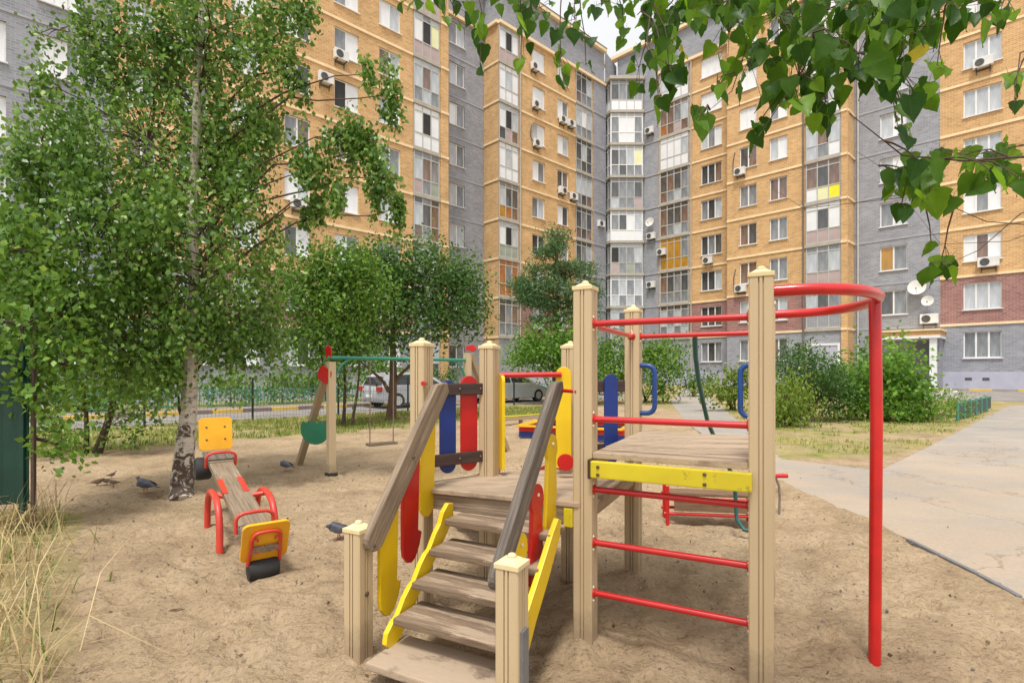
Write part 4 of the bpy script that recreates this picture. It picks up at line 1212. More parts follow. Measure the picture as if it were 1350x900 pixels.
# shaped pickets
def picket(px, D, z0, z1, mat, w=.085, side=1, top="round"):
    p = A(px, 491, D); c = V(p.x, p.y, 0)
    L_ = z1 - z0; h = w / 2
    poly = []
    if top == "round": poly += [(h * .85 * math.cos(t), z1 - h * .85 + h * .85 * math.sin(t)) for t in [math.pi * k / 8 for k in range(9)]]
    else: poly += [(h, z1), (-h, z1)]
    poly += [(-h * .85, z1 - .10), (-h * .62, z1 - .13)] if top == "round" else []
    poly += [(-h, z0 + .10), (-h * .9, z0 + .05), (-h * .45, z0 + .008), (0, z0), (h * .5, z0 + .02), (h * 1.0, z0 + .085), (h * 1.25, z0 + .15), (h * .8, z0 + .17)]
    if top == "round": poly += [(h * .62, z1 - .13), (h * .85, z1 - .10)]
    mb = MB(); zc = (z0 + z1) / 2
    mb.prism([(x, z - zc) for x, z in poly], -.011, .011)
    M = Matrix((E2, UP, -UP.cross(E2))).transposed().to_4x4(); M.translation = V(c.x, c.y, zc)
    o = obj("picket", mb, M_[mat], play, .004, M=M)
    if side > 0:
        bolt(V(c.x, c.y, z1 - .055) + E1 * .012, E1, "bolt_cap", .010, o); bolt(V(c.x, c.y, z0 + .07) + E1 * .012, E1, "bolt_cap", .009, o)
    return o
picket(512, 2.82, .165, .75, "paint_yellow", .15, -1, "flat")
picket(541, 2.985, .385, .96, "paint_red", .15, -1, "flat")
picket(563, 3.14, .60, 1.16, "paint_yellow", .15, -1, "flat")
picket(685, 2.52, .25, .69, "paint_yellow", .16)
picket(706.5, 2.68, .335, .89, "paint_red", .18)
picket(726, 2.83, .55, 1.125, "paint_yellow", .17)
# steel ground anchors on the stair posts
for S_, sx in ((S1, -1), (S2, 1)):
    p = S_ + E1 * .059 * sx
    mb = MB(); mb.box((0, 0, 0), (.010, .055, .50)); mb.box((-.004 * sx, -.027, 0), (.02, .006, .498))
    obj("ground_anchor", mb, M_["galv_steel"], play, M=Matrix.Translation((p.x, p.y, .15)) @ Matrix.Rotation(RZ, 4, 'Z'))
for S_ in (S1,):
    bolt(V(S_.x, S_.y, .34) + E1 * .054, E1, "bolt", .013, play)

# ------------------------------------------------------------ seesaw
piv = V(-2.40, 4.63, .39); bd = V(-.600, .800, 0); bn = V(.8, .6, 0)
ss = thing("seesaw", (piv.x, piv.y, 0), "worn wooden seesaw with yellow seat backs and coral tube legs", "seesaw")
slope = .165
def sp_(u, v, w): # along beam (u + far), across v, up w
    d = (bd + UP * slope).normalized(); up_ = d.cross(-bn).normalized()
    if up_.z < 0: up_ = -up_
    return piv + d * u + bn * v + up_ * w
bd3 = (bd + UP * slope).normalized()
beam("beam", sp_(-1.12, 0, 0), sp_(1.22, 0, 0), .21, .05, M_["wood_grey"], ss, up=sp_(0, 0, 1) - piv)
for v in (-.09, .075):
    beam("painted_strip", sp_(-.02, v, .029), sp_(.36, v + .005, .029), .045, .01, M_["tube_coral"], ss, .003, up=sp_(0, 0, 1) - piv)
def arch(c, half, h, yoff):
    pts = []
    for k in range(15):
        t = math.pi * k / 14
        sx = math.copysign(abs(math.cos(t)) ** .75, math.cos(t)); sz = math.sin(t) ** .62
        p = c + bd * (half * sx) + UP * (h * sz); pts.append(p)
    pts[0] = pts[0] - UP * .1; pts[-1] = pts[-1] - UP * .1
    return pts
cL = V(-2.60, 4.62, 0); cR = V(-2.19, 4.72, 0)
for c_ in (cL, cR):
    pipe("leg_arch", arch(c_, .36, .40, 0), .027, M_["tube_coral"], ss)
pipe("axle", [cL + UP * .385, piv - UP * .03, cR + UP * .385], .022, M_["tube_coral"], ss)
def seat(u, flip):
    # flip -1 near seat, +1 far seat
    s_ = flip
    b0 = sp_(u, 0, .02)
    o = beam("seat_board", sp_(u - .30 * s_, 0, .035), sp_(u - .02 * s_, 0, .035), .26, .02, M_["wood_dark_grey"], ss, up=sp_(0, 0, 1) - piv)
    tilt = (UP + bd * (.18 if s_ > 0 else -.42) * 1.0).normalized()
    c0 = b0 + UP * (.20 if s_ > 0 else .03)
    n_ = tilt.cross(bn).normalized()
    M = Matrix((bn, tilt, bn.cross(tilt))).transposed().to_4x4(); M.translation = c0
    w, h = (.31, .34) if s_ > 0 else (.31, .31)
    poly = []
    r_ = .04
    for cx, cy, t0 in ((w / 2 - r_, h / 2 - r_, 0), (-w / 2 + r_, h / 2 - r_, 90), (-w / 2 + r_, -h / 2 + r_, 180), (w / 2 - r_, -h / 2 + r_, 270)):
        poly += [(cx + r_ * math.cos(R(t0 + 22.5 * k)), cy + r_ * math.sin(R(t0 + 22.5 * k))) for k in range(5)]
    mb = MB(); mb.prism(poly, -.012, .012); bk = obj("backrest", mb, M_["paint_orange"], ss, .004, M=M)
    for x in (-.085, .085):
        for y in (-.06, .07):
            if s_ > 0: 
                q = M @ V(x, y, .0) ; bolt(q - (M.to_3x3() @ V(0, 0, 1)) * -.012 * (-1 if (M.to_3x3() @ V(0, 0, 1)).y > 0 else 1), V(.3, -1, 0).normalized(), "bolt", .010, bk)
    zz = M.to_3x3() @ V(0, 0, 1)
    out = zz if zz.dot(bd * s_) > 0 else -zz
    f = []
    for k in range(13):
        t = math.pi * k / 12
        f.append(M @ V(.095 * math.copysign(abs(math.cos(t)) ** .5, math.cos(t)), -.02 + .12 * math.sin(t) ** .5, 0) + out * .028)
    f = [M @ V(.105, -.17, 0) + out * .028] + f + [M @ V(-.105, -.17, 0) + out * .028]
    pipe("back_frame", f, .012, M_["tube_coral"], ss)
    for x in (-.08, .08):
        for y in (-.05, .05):
            pipe("hook", [M @ V(x * 1.2, y, 0) + out * .03, M @ V(x * .75, y + .002, 0) + out * .034, M @ V(x * .7, y - .02, 0) + out * .03], .007, M_["tube_coral"], ss)
    # handle hoop in front of the seat
    hp = [sp_(u - .34 * s_, -.13, -.02)]
    for k in range(9):
        t = math.pi * k / 8
        hp.append(sp_(u - .36 * s_, -.13 * math.copysign(abs(math.cos(t)) ** .5, math.cos(t)), .07 + .06 * math.sin(t)))
    hp += [sp_(u - .34 * s_, .13, -.02)]
    pipe("handle", hp, .014, M_["tube_coral"], ss)
    # half tyre below
    tc = sp_(u - (.04 if s_ < 0 else .12) * s_, -.0 if s_ < 0 else -.13, -.10 if s_ > 0 else -.17)
    mb = MB(); R0_ = .115 if s_ > 0 else .078
    T = Matrix.Translation(tc) @ Matrix((bd, UP, bn)).transposed().to_4x4()
    prof = [(R0_ - .04, -.09), (R0_ - .01, -.10), (R0_, -.07), (R0_, .07), (R0_ - .01, .10), (R0_ - .04, .09)]
    prof = [(a, b_ * (1.0 if s_ < 0 else .7)) for a, b_ in prof]
    mb.lathe(prof, 24, T); obj("tyre", mb, M_["rubber"], ss, smooth=True)
seat(-1.10, -1); seat(1.22, 1)

# ------------------------------------------------------------ swing set
sw = thing("swing_set", (-2.54, 7.46, 0), "swing set with beige A-frame posts and a green crossbar", "swing")
dz = 1.66
sA = V(-2.54, 7.46, 0); sdv = V(.76, .65, 0).normalized(); sB = sA + sdv * 2.35 * 1.0
ln = V(-.65, .76, 0)
def a_frame(b, leg2, top):
    M = Matrix.Translation(b) @ Matrix.Rotation(R(41), 4, 'Z')
    mb = MB(); mb.box((0, 0, top / 2 - .06), (.10, .10, top + .12)); mb.box((0, -.052, top / 2), (.03, .005, top))
    obj("post", mb, M_["post_beige"], sw, .006, M=M)
    mb = MB(); mb.box((0, 0, 0), (.14, .14, .06)); obj("foot", mb, M_["rubber"], sw, .01, M=Matrix.Translation((b.x, b.y, .02)) @ Matrix.Rotation(R(41), 4, 'Z'))
    d = leg2
    beam("leg", leg2 - UP * .08, V(b.x, b.y, top - .02) + (leg2 - b).normalized() * .06, .09, .09, M_["post_beige"], sw)
a_frame(sA, V(-3.43, 8.5, 0), 1.60)
a_frame(sB, V(-.06, 9.9, 0), 1.78)
pipe("crossbar", [V(sA.x, sA.y, dz) - sdv * .05, V(sB.x, sB.y, dz)], .026, M_["tube_green"], sw)
for (b, s_) in ((sA, 1), (sB, -1)):
    c0 = V(b.x, b.y, dz) + sdv * s_ * .38
    pipe("brace", [c0] + [V(b.x, b.y, dz) + sdv * s_ * (.38 - .33 * math.sin(t)) - UP * (.36 * (1 - math.cos(t))) for t in [math.pi / 2 * k / 6 for k in range(1, 7)]], .018, M_["tube_green"], sw)
for s_ in (.585, .965):
    p = sA + sdv * s_
    mb = MB(); mb.tube([V(p.x, p.y, dz - .02), V(p.x, p.y - .01, .40)], .008, 6); obj("chain", mb, M_["chain"], sw)
a, b_ = sA + sdv * .55, sA + sdv * 1.0
beam("swing_seat", V(a.x, a.y, .385), V(b_.x, b_.y, .385), .16, .035, M_["wood_grey"], sw)
# red disc plates and the green scalloped panel between the legs
pn = (V(-3.43, 8.5, 0) - sA).normalized()
def plate(poly, org, dx, mat, name, th=.02, up_=UP):
    mb = MB(); mb.prism(poly, -th / 2, th / 2)
    M = Matrix((dx, up_, dx.cross(up_))).transposed().to_4x4(); M.translation = org
    return obj(name, mb, M_[mat], sw, .003, M=M)
dx_ = V(.93, -.37, 0)
gp_ = []
for k in range(13):
    t = math.pi + math.pi * k / 12
    gp_.append((.26 * math.cos(t), .22 * math.sin(t)))
gp_ += [(.255, .08), (.20, .12), (.16, .08), (.11, .13), (.05, .085), (.0, .13), (-.05, .09), (-.11, .13), (-.16, .09), (-.21, .12), (-.255, .07)]
ga = A(415, 566, 7.75)
plate(gp_, V(ga.x, ga.y, ga.z), dx_, "paint_green", "scalloped_panel")
ra = A(428, 494, 7.45)
plate([(.12 * math.cos(t) * 1.0, .12 * math.sin(t) + .02 * math.cos(3 * t)) for t in [2 * math.pi * k / 18 for k in range(18)]], ra, dx_, "paint_red", "round_plate")
ra = A(433, 464, 7.45)
plate([(-.04, -.09), (.05, -.08), (.055, .05), (.0, .10), (-.055, .06)], ra, dx_, "paint_red", "top_plate")
rb = A(621, 459, 8.95)
plate([(-.09, -.03), (.06, -.06), (.10, .0), (.03, .06), (-.08, .04)], rb, V(1, 0, 0), "paint_red", "top_plate")

# ------------------------------------------------------------ low rocking bench behind the tower
rb_ = thing("rocking_bench", (1.9, 5.2, 0), "low red tube bench with a plank seat behind the climbing frame", "bench")
b0 = G(880, 690); b1 = V(2.25, 4.98, 0)
bdx = (b1 - b0).normalized(); bny = UP.cross(bdx)
L_ = .80
def bp(u, v, z): return b0 + bdx * u + bny * v + UP * z
beam("seat_board", bp(.02, .10, .285), bp(L_, .10, .285), .20, .03, M_["wood_brown"], rb_)
beam("front_board", bp(.06, -.012, .19), bp(L_ - .02, -.012, .19), .02, .12, M_["wood_brown"], rb_)
for v in (0, .25):
    pipe("leg", [bp(0, v, -.08), bp(0, v, .36)], .018, M_["tube_red"], rb_)
    pipe("leg", [bp(L_, v, -.08), bp(L_, v, .36)], .018, M_["tube_red"], rb_)
    pipe("rail", [bp(-.03, v, .10), bp(L_ + .03, v, .10)], .016, M_["tube_red"], rb_)
    pipe("rail", [bp(-.03, v, .25), bp(L_ + .03, v, .25)], .012, M_["tube_red"], rb_)
# far handle of a spring rocker beyond the right post
sr = thing("spring_rocker", A(1030, 640, 5.6) * 1.0, "red handle and bent steel of a rocker just right of the tall post", "rocker")
h0 = A(1018, 627, 5.5); h1 = A(1038, 627, 5.5)
pipe("handle", [h0, h1], .022, M_["tube_red"], sr)
pipe("bent_stem", [A(1022, 628, 5.5), A(1027, 640, 5.5), A(1028, 655, 5.5), V(A(1027, 668, 5.5).x, 5.5, -.05)], .012, M_["chain"], sr)

# ------------------------------------------------------------ sandbox of coloured boards and the log beam
sb_o = thing("sandbox", (1.4, 11.8, 0), "small sandbox edged with yellow, red and blue boards", "sandbox")
c0 = V(.17, 11.75, 0); dxs = V(.93, -.36, 0); dys = V(.36, .93, 0)
W_, H_ = 2.3, 2.0
cs_ = [c0, c0 + dxs * W_, c0 + dxs * W_ + dys * H_, c0 + dys * H_]
for i in range(4):
    a, b_ = cs_[i], cs_[(i + 1) % 4]
    beam("lower_board", a + UP * .09, b_ + UP * .09, .04, .12, M_["paint_blue"], sb_o)
    beam("upper_board", a + UP * .205, b_ + UP * .205, .045, .10, M_["paint_red"], sb_o)
    beam("seat_board", a + UP * .275 + (b_ - a).normalized() * .02, b_ + UP * .275 - (b_ - a).normalized() * .02, .22, .03, M_["paint_orange"], sb_o)
lg = thing("balance_beam", G(660, 560), "long pale yellow low beam lying on the sand before the grass", "beam")
a, b_ = G(655, 561), G(716, 556)
beam("beam", a + UP * .17, b_ + UP * .17 , .16, .11, M_["wood_pale"], lg)
beam("painted_top", a + UP * .235, b_ + UP * .235, .17, .02, M_["paint_lemon"], lg)
for t in (.1, .5, .9): beam("support", a.lerp(b_, t) - UP * .05, a.lerp(b_, t) + UP * .115, .12, .12, M_["wood_grey"], lg)

# ------------------------------------------------------------ birds
def bird(px, py, label, ln_=.30, rz=0, mats=("pigeon_grey", "pigeon_dark", "pigeon_neck"), down=0.0, name="pigeon", cat="pigeon"):
    p = G(px, py)
    M = Matrix.Translation(p) @ Matrix.Rotation(rz, 4, 'Z') @ Matrix.Scale(ln_ / .30, 4)
    o = bpy.data.objects.new(name, None); put(o, M); tagit(o, label, cat, "birds feeding on the sand")
    # body loft: (x along, z, rx(width), rz(height))
    hd = down
    sec = [(-.15, .090, .012, .006), (-.115, .098, .022, .012), (-.08, .105, .032, .026), (-.03, .112, .048, .046), (.03, .118, .054, .055), (.07, .130, .044, .050), (.095, .152 - hd * .5, .028, .034), (.105, .180 - hd, .021, .024), (.112, .200 - hd * 1.2, .021, .022), (.128, .207 - hd * 1.3, .017, .017), (.140, .204 - hd * 1.3, .008, .008)]
    mb = MB(); n = 12
    for i, (x, z, a, b_) in enumerate(sec):
        for k in range(n):
            t = 2 * math.pi * k / n; mb.v.append(V(x, a * math.cos(t), z + b_ * math.sin(t)))
    for i in range(len(sec) - 1):
        for k in range(n):
            k2 = (k + 1) % n; mb.f.append((i * n + k, i * n + k2, (i + 1) * n + k2, (i + 1) * n + k))
    mb.f += [tuple(reversed(range(n))), tuple((len(sec) - 1) * n + k for k in range(n))]
    obj("body", mb, M_[mats[0]], o, smooth=True, M=M.copy())
    for s_ in (-1, 1):
        mb = MB(); pts = [(.065, .135, .02), (.06, .10, .03), (-.02, .085, .03), (-.11, .092, .012), (-.135, .102, .006), (-.06, .128, .02), (.02, .150, .02)]
        vs = [V(x, s_ * (.040 + w), z) for x, z, w in pts]; c = sum(vs, V(0, 0, 0)) / len(vs) + V(0, s_ * .012, 0)
        mb.v = vs + [c]; m_ = len(vs)
        mb.f = [(i, (i + 1) % m_, m_) for i in range(m_)]
        obj("wing", mb, M_[mats[1]], o, smooth=True, M=M.copy())
        mb = MB(); mb.tube([(.0, s_ * .018, .075), (.004, s_ * .020, .04), (-.002, s_ * .02, .004)], .0045, 6)
        mb.tube([(-.002, s_ * .02, .004), (.03, s_ * .026, .003)], .003, 5); mb.tube([(-.002, s_ * .02, .004), (.028, s_ * .010, .003)], .003, 5)
        obj("leg", mb, M_["bird_leg"], o, M=M.copy())
    mb = MB(); zt = .204 - hd * 1.3; mb.tube([(.138, 0, zt), (.160, 0, zt - .006)], [.005, .0015], 6); obj("beak", mb, M_[mats[1]], o, M=M.copy())
    mb = MB(); mb.add([(-.14, -.014, .094), (-.14, .014, .094), (-.20, .026, .082), (-.205, 0, .080), (-.20, -.026, .082), (-.14, 0, .086)], [(0, 1, 2, 3, 4), (0, 4, 5), (1, 5, 2), (5, 4, 3), (5, 3, 2)])
    obj("tail", mb, M_[mats[1]], o, M=M.copy())
bird(192, 650, "grey pigeon standing nearest the white birch trunk", .30, R(165), down=.02)
bird(377, 621, "grey pigeon feeding beside the leaning swing leg", .27, R(150), down=.05)
bird(447, 711, "dark pigeon crouching left of the stair post", .26, R(170), ("pigeon_dark", "pigeon_dark", "pigeon_neck"), down=.06)
bm_ = ("bird_brown", "bird_brown", "bird_brown")
bird(128, 641, "small brown sparrow, leftmost of the four small birds", .17, R(20), bm_, .03, "sparrow", "sparrow")
bird(141, 639, "small brown sparrow in the middle of the four small birds", .15, R(190), bm_, .03, "sparrow", "sparrow")
bird(150, 641, "small brown sparrow right behind the middle one", .15, R(200), bm_, .02, "sparrow", "sparrow")
bird(147, 630, "small brown sparrow farthest back of the four small birds", .13, R(60), bm_, .0, "sparrow", "sparrow")

# ------------------------------------------------------------ cars on the road
def car(p, heading, label, paint, hatch=True, L_=4.3, W_=1.72, Hh=1.47):
    M = Matrix.Translation(p) @ Matrix.Rotation(heading, 4, 'Z')
    o = bpy.data.objects.new("parked_car", None); put(o, M); tagit(o, label, "car", "cars parked along the road")
    k = L_ / 4.3; kz = Hh / 1.47
    low = [(-2.15, .42), (-2.15, .78), (-2.08, .92), (-1.2, .95), (.95, .92), (1.75, .78), (2.10, .66), (2.15, .45), (2.05, .25), (-2.05, .25)]
    mb = MB(); nn = len(low)
    rings = [(-1.0, .93), (-.93, .985), (0, 1.0), (.93, .985), (1.0, .93)]
    for yy, sc in rings:
        for x, z in low: mb.v.append(V(x * k * sc, yy * W_ / 2, (.25 + (z - .25) * (1 if abs(yy) < .95 else .93)) * kz))
    for i in range(len(rings) - 1):
        for j in range(nn):
            j2 = (j + 1) % nn; mb.f.append((i * nn + j, i * nn + j2, (i + 1) * nn + j2, (i + 1) * nn + j))
    mb.f += [tuple(range(nn)), tuple((len(rings) - 1) * nn + j for j in reversed(range(nn)))]
    obj("body", mb, M_[paint], o, .03, smooth=True, M=M.copy())
    if hatch: cab = [(-2.02, .90), (-1.85, 1.30), (-1.55, 1.46), (.0, 1.47), (.35, 1.38), (1.10, .90)]
    else: cab = [(-1.75, .92), (-1.15, 1.32), (-.8, 1.42), (.1, 1.42), (.4, 1.34), (1.15, .90)]
    mb = MB(); nn = len(cab)
    for yy, top in ((-1, 0), (1, 0)):
        for x, z in cab:
            t = (z - .9) / .57; mb.v.append(V(x * k, yy * W_ / 2 * (.95 - .17 * t), z * kz))
    for j in range(nn):
        j2 = (j + 1) % nn; mb.f.append((j, j2, nn + j2, nn + j))
    mb.f += [tuple(range(nn)), tuple(nn + j for j in reversed(range(nn)))]
    obj("cabin", mb, M_[paint], o, .03, smooth=True, M=M.copy())
    def wpt(x, z, yy, e=.012):
        t = (z - .9) / .57; return V(x * k, yy * (W_ / 2 * (.95 - .17 * t) + e), z * kz)
    wins = [[(-1.72, .98), (-1.62, 1.28), (-1.42, 1.37), (-.62, 1.40), (-.58, .97)], [(-.50, .97), (-.54, 1.40), (-.0, 1.40), (.26, 1.31), (.88, .97)]] if hatch else [[(-1.4, .98), (-1.05, 1.28), (-.5, 1.36), (-.46, .97)], [(-.38, .97), (-.42, 1.36), (.08, 1.36), (.3, 1.28), (.9, .97)]]
    for s_ in (-1, 1):
        for wv in wins:
            mb = MB(); mb.v = [wpt(x, z, s_) for x, z in wv]; mb.f = [tuple(range(len(wv)))] if s_ < 0 else [tuple(reversed(range(len(wv))))]
            obj("side_window", mb, M_["car_glass"], o, M=M.copy())
        for wx in (-1.32, 1.35):
            T = Matrix.Translation((wx * k, s_ * (W_ / 2 - .09), .31)) @ Matrix.Rotation(R(90), 4, 'X')
            mb = MB(); mb.lathe([(.20, -.10), (.30, -.105), (.315, -.08), (.315, .08), (.30, .105), (.20, .10)], 22, T); w_ = obj("wheel", mb, M_["rubber"], o, M=M.copy())
            mb = MB(); T2 = Matrix.Translation((wx * k, s_ * (W_ / 2 + .005), .31)) @ Matrix.Rotation(R(90), 4, 'X'); mb.lathe([(.19, -.012), (.19, .012)], 18, T2)
            obj("rim", mb, M_["frame_grey"], w_, M=M.copy())
    # rear and front glass, lights
    ya, yb_ = W_ / 2 * .86, W_ / 2 * .76
    q0, q1 = cab[0], cab[1]
    mb = MB(); e = .02; mb.v = [V(q0[0] * k - e + .03, -ya, (q0[1] + .06) * kz), V(q1[0] * k - e, -yb_, q1[1] * kz), V(q1[0] * k - e, yb_, q1[1] * kz), V(q0[0] * k - e + .03, ya, (q0[1] + .06) * kz)]
    mb.f = [(0, 3, 2, 1)]; obj("rear_window", mb, M_["car_glass"], o, M=M.copy())
    q0, q1 = cab[-1], cab[-2]
    mb = MB(); mb.v = [V(q0[0] * k + e - .04, -ya, (q0[1] + .05) * kz), V(q1[0] * k + e, -yb_, q1[1] * kz), V(q1[0] * k + e, yb_, q1[1] * kz), V(q0[0] * k + e - .04, ya, (q0[1] + .05) * kz)]
    mb.f = [(0, 1, 2, 3)]; obj("windscreen", mb, M_["car_glass"], o, M=M.copy())
    for s_ in (-1, 1):
        mb = MB(); mb.box((-2.10 * k, s_ * W_ * .42, .80 * kz), (.16, .26, .20)); obj("tail_light", mb, M_["tail_red"], o, .02, M=M.copy())
        mb = MB(); mb.box((2.0 * k, s_ * W_ * .38, .64 * kz), (.26, .30, .13)); obj("headlight", mb, M_["lamp_clear"], o, .02, M=M.copy())
    mb = MB(); mb.box((-2.16 * k, 0, .50), (.02, .5, .11)); obj("number_plate", mb, M_["white_pvc"], o, M=M.copy())
hd_ = math.atan2(D1[1], D1[0])
def carpos(px0, D0, sh):  # rear at pixel px0
    p = A(px0, 491, D0); return V(p.x, p.y, .012) + V(D1[0], D1[1], 0) * sh
car(carpos(485, 21.4, 2.15), hd_, "pale silver hatchback with red tail lights parked on the road left of the stairs", "car_white", True, 4.2, 1.75, 1.43)
car(carpos(622, 24.8, 2.2) , hd_, "silver grey car parked farther along, seen under the red bar", "car_silver", False, 4.4, 1.74, 1.46)

# ------------------------------------------------------------ mesh fence, low green fences, green corner post
fn = thing("mesh_fence", (F0[0], F0[1], 0), "thin black wire mesh fence with slim posts along the road", "fence")
pm = MB(); pm.box((0, 0, .62), (.05, .05, 1.34)); pme = pm.mesh("post", M_["fence_black"])
wm = MB()
for i in range(28): wm.box((.1 * i - 1.35, 0, .62), (.006, .006, 1.1))
for z in (.12, .45, .8, 1.15): wm.box((0, .004, z), (2.7, .007, .009))
wme = wm.mesh("mesh_panel", M_["fence_wire"])
rot = Matrix.Rotation(hd_, 4, 'Z')
for i in range(-5, 8):
    p = F0 + D1 * (2.74 * i); inst("post", pme, Matrix.Translation((p[0], p[1], 0)) @ rot, fn)
    p = F0 + D1 * (2.74 * (i + .5))
    if i < 3: inst("mesh_panel", wme, Matrix.Translation((p[0], p[1], 0)) @ rot, fn)
gf = thing("low_fence", (-13, 22, 0), "low turquoise green bar fence in front of the far shrubs", "fence")
bmh = MB()
for i in range(20): bmh.box((.15 * i - 1.43, 0, .36), (.022, .022, .62))
for z in (.10, .66): bmh.box((0, .004, z), (3.0, .035, .035))
bme = bmh.mesh("bar_panel", M_["green_fence_paint"])
pm2 = MB(); pm2.box((0, 0, .38), (.06, .06, .86)); pme2 = pm2.mesh("post", M_["green_fence_paint"])
for i in range(-6, 8):
    p = F0 + D1 * (3.1 * i) + NL * 5.6
    inst("bar_panel", bme, Matrix.Translation((p[0], p[1], .1)) @ rot, gf)
    p = p + D1 * 1.55; inst("post", pme2, Matrix.Translation((p[0], p[1], .1)) @ rot, gf)
gr_ = thing("garden_fence", G(1270, 553), "low dark green panel fence around the flower bed by the entrance", "fence")
fp = [G(1262, 555), G(1306, 541)]
fp2 = G(1262, 555); fp3 = G(1185, 549)
for a, b_ in ((fp[0], fp[1]),):
    n_ = 6
    for i in range(n_):
        u0 = a.lerp(b_, (i + .03) / n_); u1 = a.lerp(b_, (i + .97) / n_)
        beam("panel", u0 + UP * .30, u1 + UP * .30, .03, .42, M_["green_metal"], gr_)
        beam("top_rail", u0 + UP * .53, u1 + UP * .53, .05, .04, M_["green_fence_paint"], gr_)
        beam("post", u0 - UP * .05, u0 + UP * .58, .05, .05, M_["green_fence_paint"], gr_)
# dark green profiled metal screen at the left edge
gs = thing("metal_screen", (-4.3, 4.9, 0), "dark green profiled metal screen at the left edge behind dry grass", "screen")
c0 = V(-4.05, 4.45, 0); dxg = V(-.75, -.66, 0).normalized()
c0 = A(39, 491, 4.75); c0 = V(c0.x, c0.y, 0)
mb = MB(); n_ = 15; w_ = 1.4; pts = []
for i in range(n_):
    u = w_ * i / (n_ - 1); off = .018 if (i // 1) % 4 in (1, 2) else -.018
    pts.append(c0 - V(.96, .28, 0) * u + V(-.28, .96, 0) * off)
vs = [V(p.x, p.y, .28) for p in pts] + [V(p.x, p.y, 1.62) for p in pts]
mb.v = vs; mb.f = [(i, i + 1, n_ + i + 1, n_ + i) for i in range(n_ - 1)]
b2 = len(mb.v); mb.v += [v + V(-.004, .012, 0) for v in vs]; mb.f += [(b2 + i + 1, b2 + i, b2 + n_ + i, b2 + n_ + i + 1) for i in range(n_ - 1)]
obj("sheet", mb, M_["green_metal"], gs)
mb = MB(); mb.box((0, 0, .85), (.03, .03, 1.9)); obj("post", mb, M_["tree_bark"], gs, .004, M=Matrix.Translation(c0 + V(.035, 0, -.1)))
mb = MB(); mb.rect(-.06, -.02, -.02, .02, .2, 1.7); obj("edge_post", mb, M_["green_metal"], gs, M=Matrix.Translation(c0 + V(.0, -.02, 0)))
# ------------------------------------------------------------ foliage
def np_mesh(name, co, loops, starts, tone, mat):
    me = bpy.data.meshes.new(name)
    me.vertices.add(len(co)); me.vertices.foreach_set("co", co.astype(np.float32).ravel())
    me.loops.add(len(loops)); me.loops.foreach_set("vertex_index", loops.astype(np.int32))
    me.polygons.add(len(starts)); me.polygons.foreach_set("loop_start", starts.astype(np.int32))
    me.update(calc_edges=True)
    a = me.attributes.new("tone", 'FLOAT', 'POINT'); a.data.foreach_set("value", tone.astype(np.float32))
    me.materials.append(M_[mat]); return me

def unit(a): return a / np.maximum(1e-9, np.linalg.norm(a, axis=1, keepdims=True))
def leaf_cloud(name, P, L, mat, parent, hang=.5, width=.36, kind=None, tone=None):
    n = len(P); c = P.mean(0); P = P - c
    a = nrng.normal(size=(n, 3)); a[:, 2] -= hang * 2.2; a = unit(a)
    s = unit(np.cross(a, nrng.normal(size=(n, 3)))); nn = np.cross(a, s)
    L = L[:, None]
    v0 = P; v1 = P + a * L * .42 + s * L * width + nn * L * .06; v2 = P + a * L; v3 = P + a * L * .42 - s * L * width + nn * L * .06
    v4 = P + a * L * .5 - nn * L * .03
    co = np.stack([v0, v1, v2, v3], 1).reshape(-1, 3)
    idx = np.arange(n) * 4
    loops = np.stack([idx, idx + 1, idx + 2, idx, idx + 2, idx + 3], 1).ravel()
    starts = np.arange(0, n * 6, 3)
    if tone is None: tone = np.clip(nrng.normal(.45, .22, n), 0, 1)
    me = np_mesh(name, co, loops, starts, np.repeat(tone, 4), mat)
    o = bpy.data.objects.new(name, me); put(o, Matrix.Translation(Vector([float(x) for x in c])), parent)
    if kind: o['kind'] = kind
    return o

def clumps(cl, per, crad, zr=1.0, seed=0, surf=.35):
    """cl: list of (center, (rx,ry,rz), n clumps) -> leaf points, clump centres, tones"""
    P, C, T = [], [], []
    for c, r_, n, *fx in cl:
        f_ = fx[0] if fx else 1.0
        u = unit(nrng.normal(size=(n, 3))) * (surf + (1 - surf) * nrng.random((n, 1)) ** .5)
        cc = np.array(c)[None] + u * np.array(r_)[None]
        C.append(cc)
        for k in cc:
            m_ = int(per * nrng.uniform(.5, 1.5)); rr = crad * nrng.uniform(.6, 1.35) * f_
            g_ = nrng.normal(size=(m_, 3)) * np.array([rr, rr, rr * zr])[None] * .55
            P.append(k[None] + g_); T.append(np.clip(nrng.normal(nrng.uniform(.25, .65), .16, m_), 0, 1))
    return np.concatenate(P), np.concatenate(C), np.concatenate(T)

def limb(p0, p1, r0, r1, wob=.08, n=6, sag=0):
    p0, p1 = Vector(p0), Vector(p1); L = (p1 - p0).length; pts = []; rs = []
    for i in range(n + 1):
        t = i / n
        p = p0.lerp(p1, t) + V(*[rnd.uniform(-1, 1) * wob * L * (0 if i in (0, n) else .5) for _ in range(3)])
        p.z += math.sin(math.pi * t) * L * (.12 - sag)
        pts.append(p); rs.append(r0 + (r1 - r0) * t)
    return pts, rs

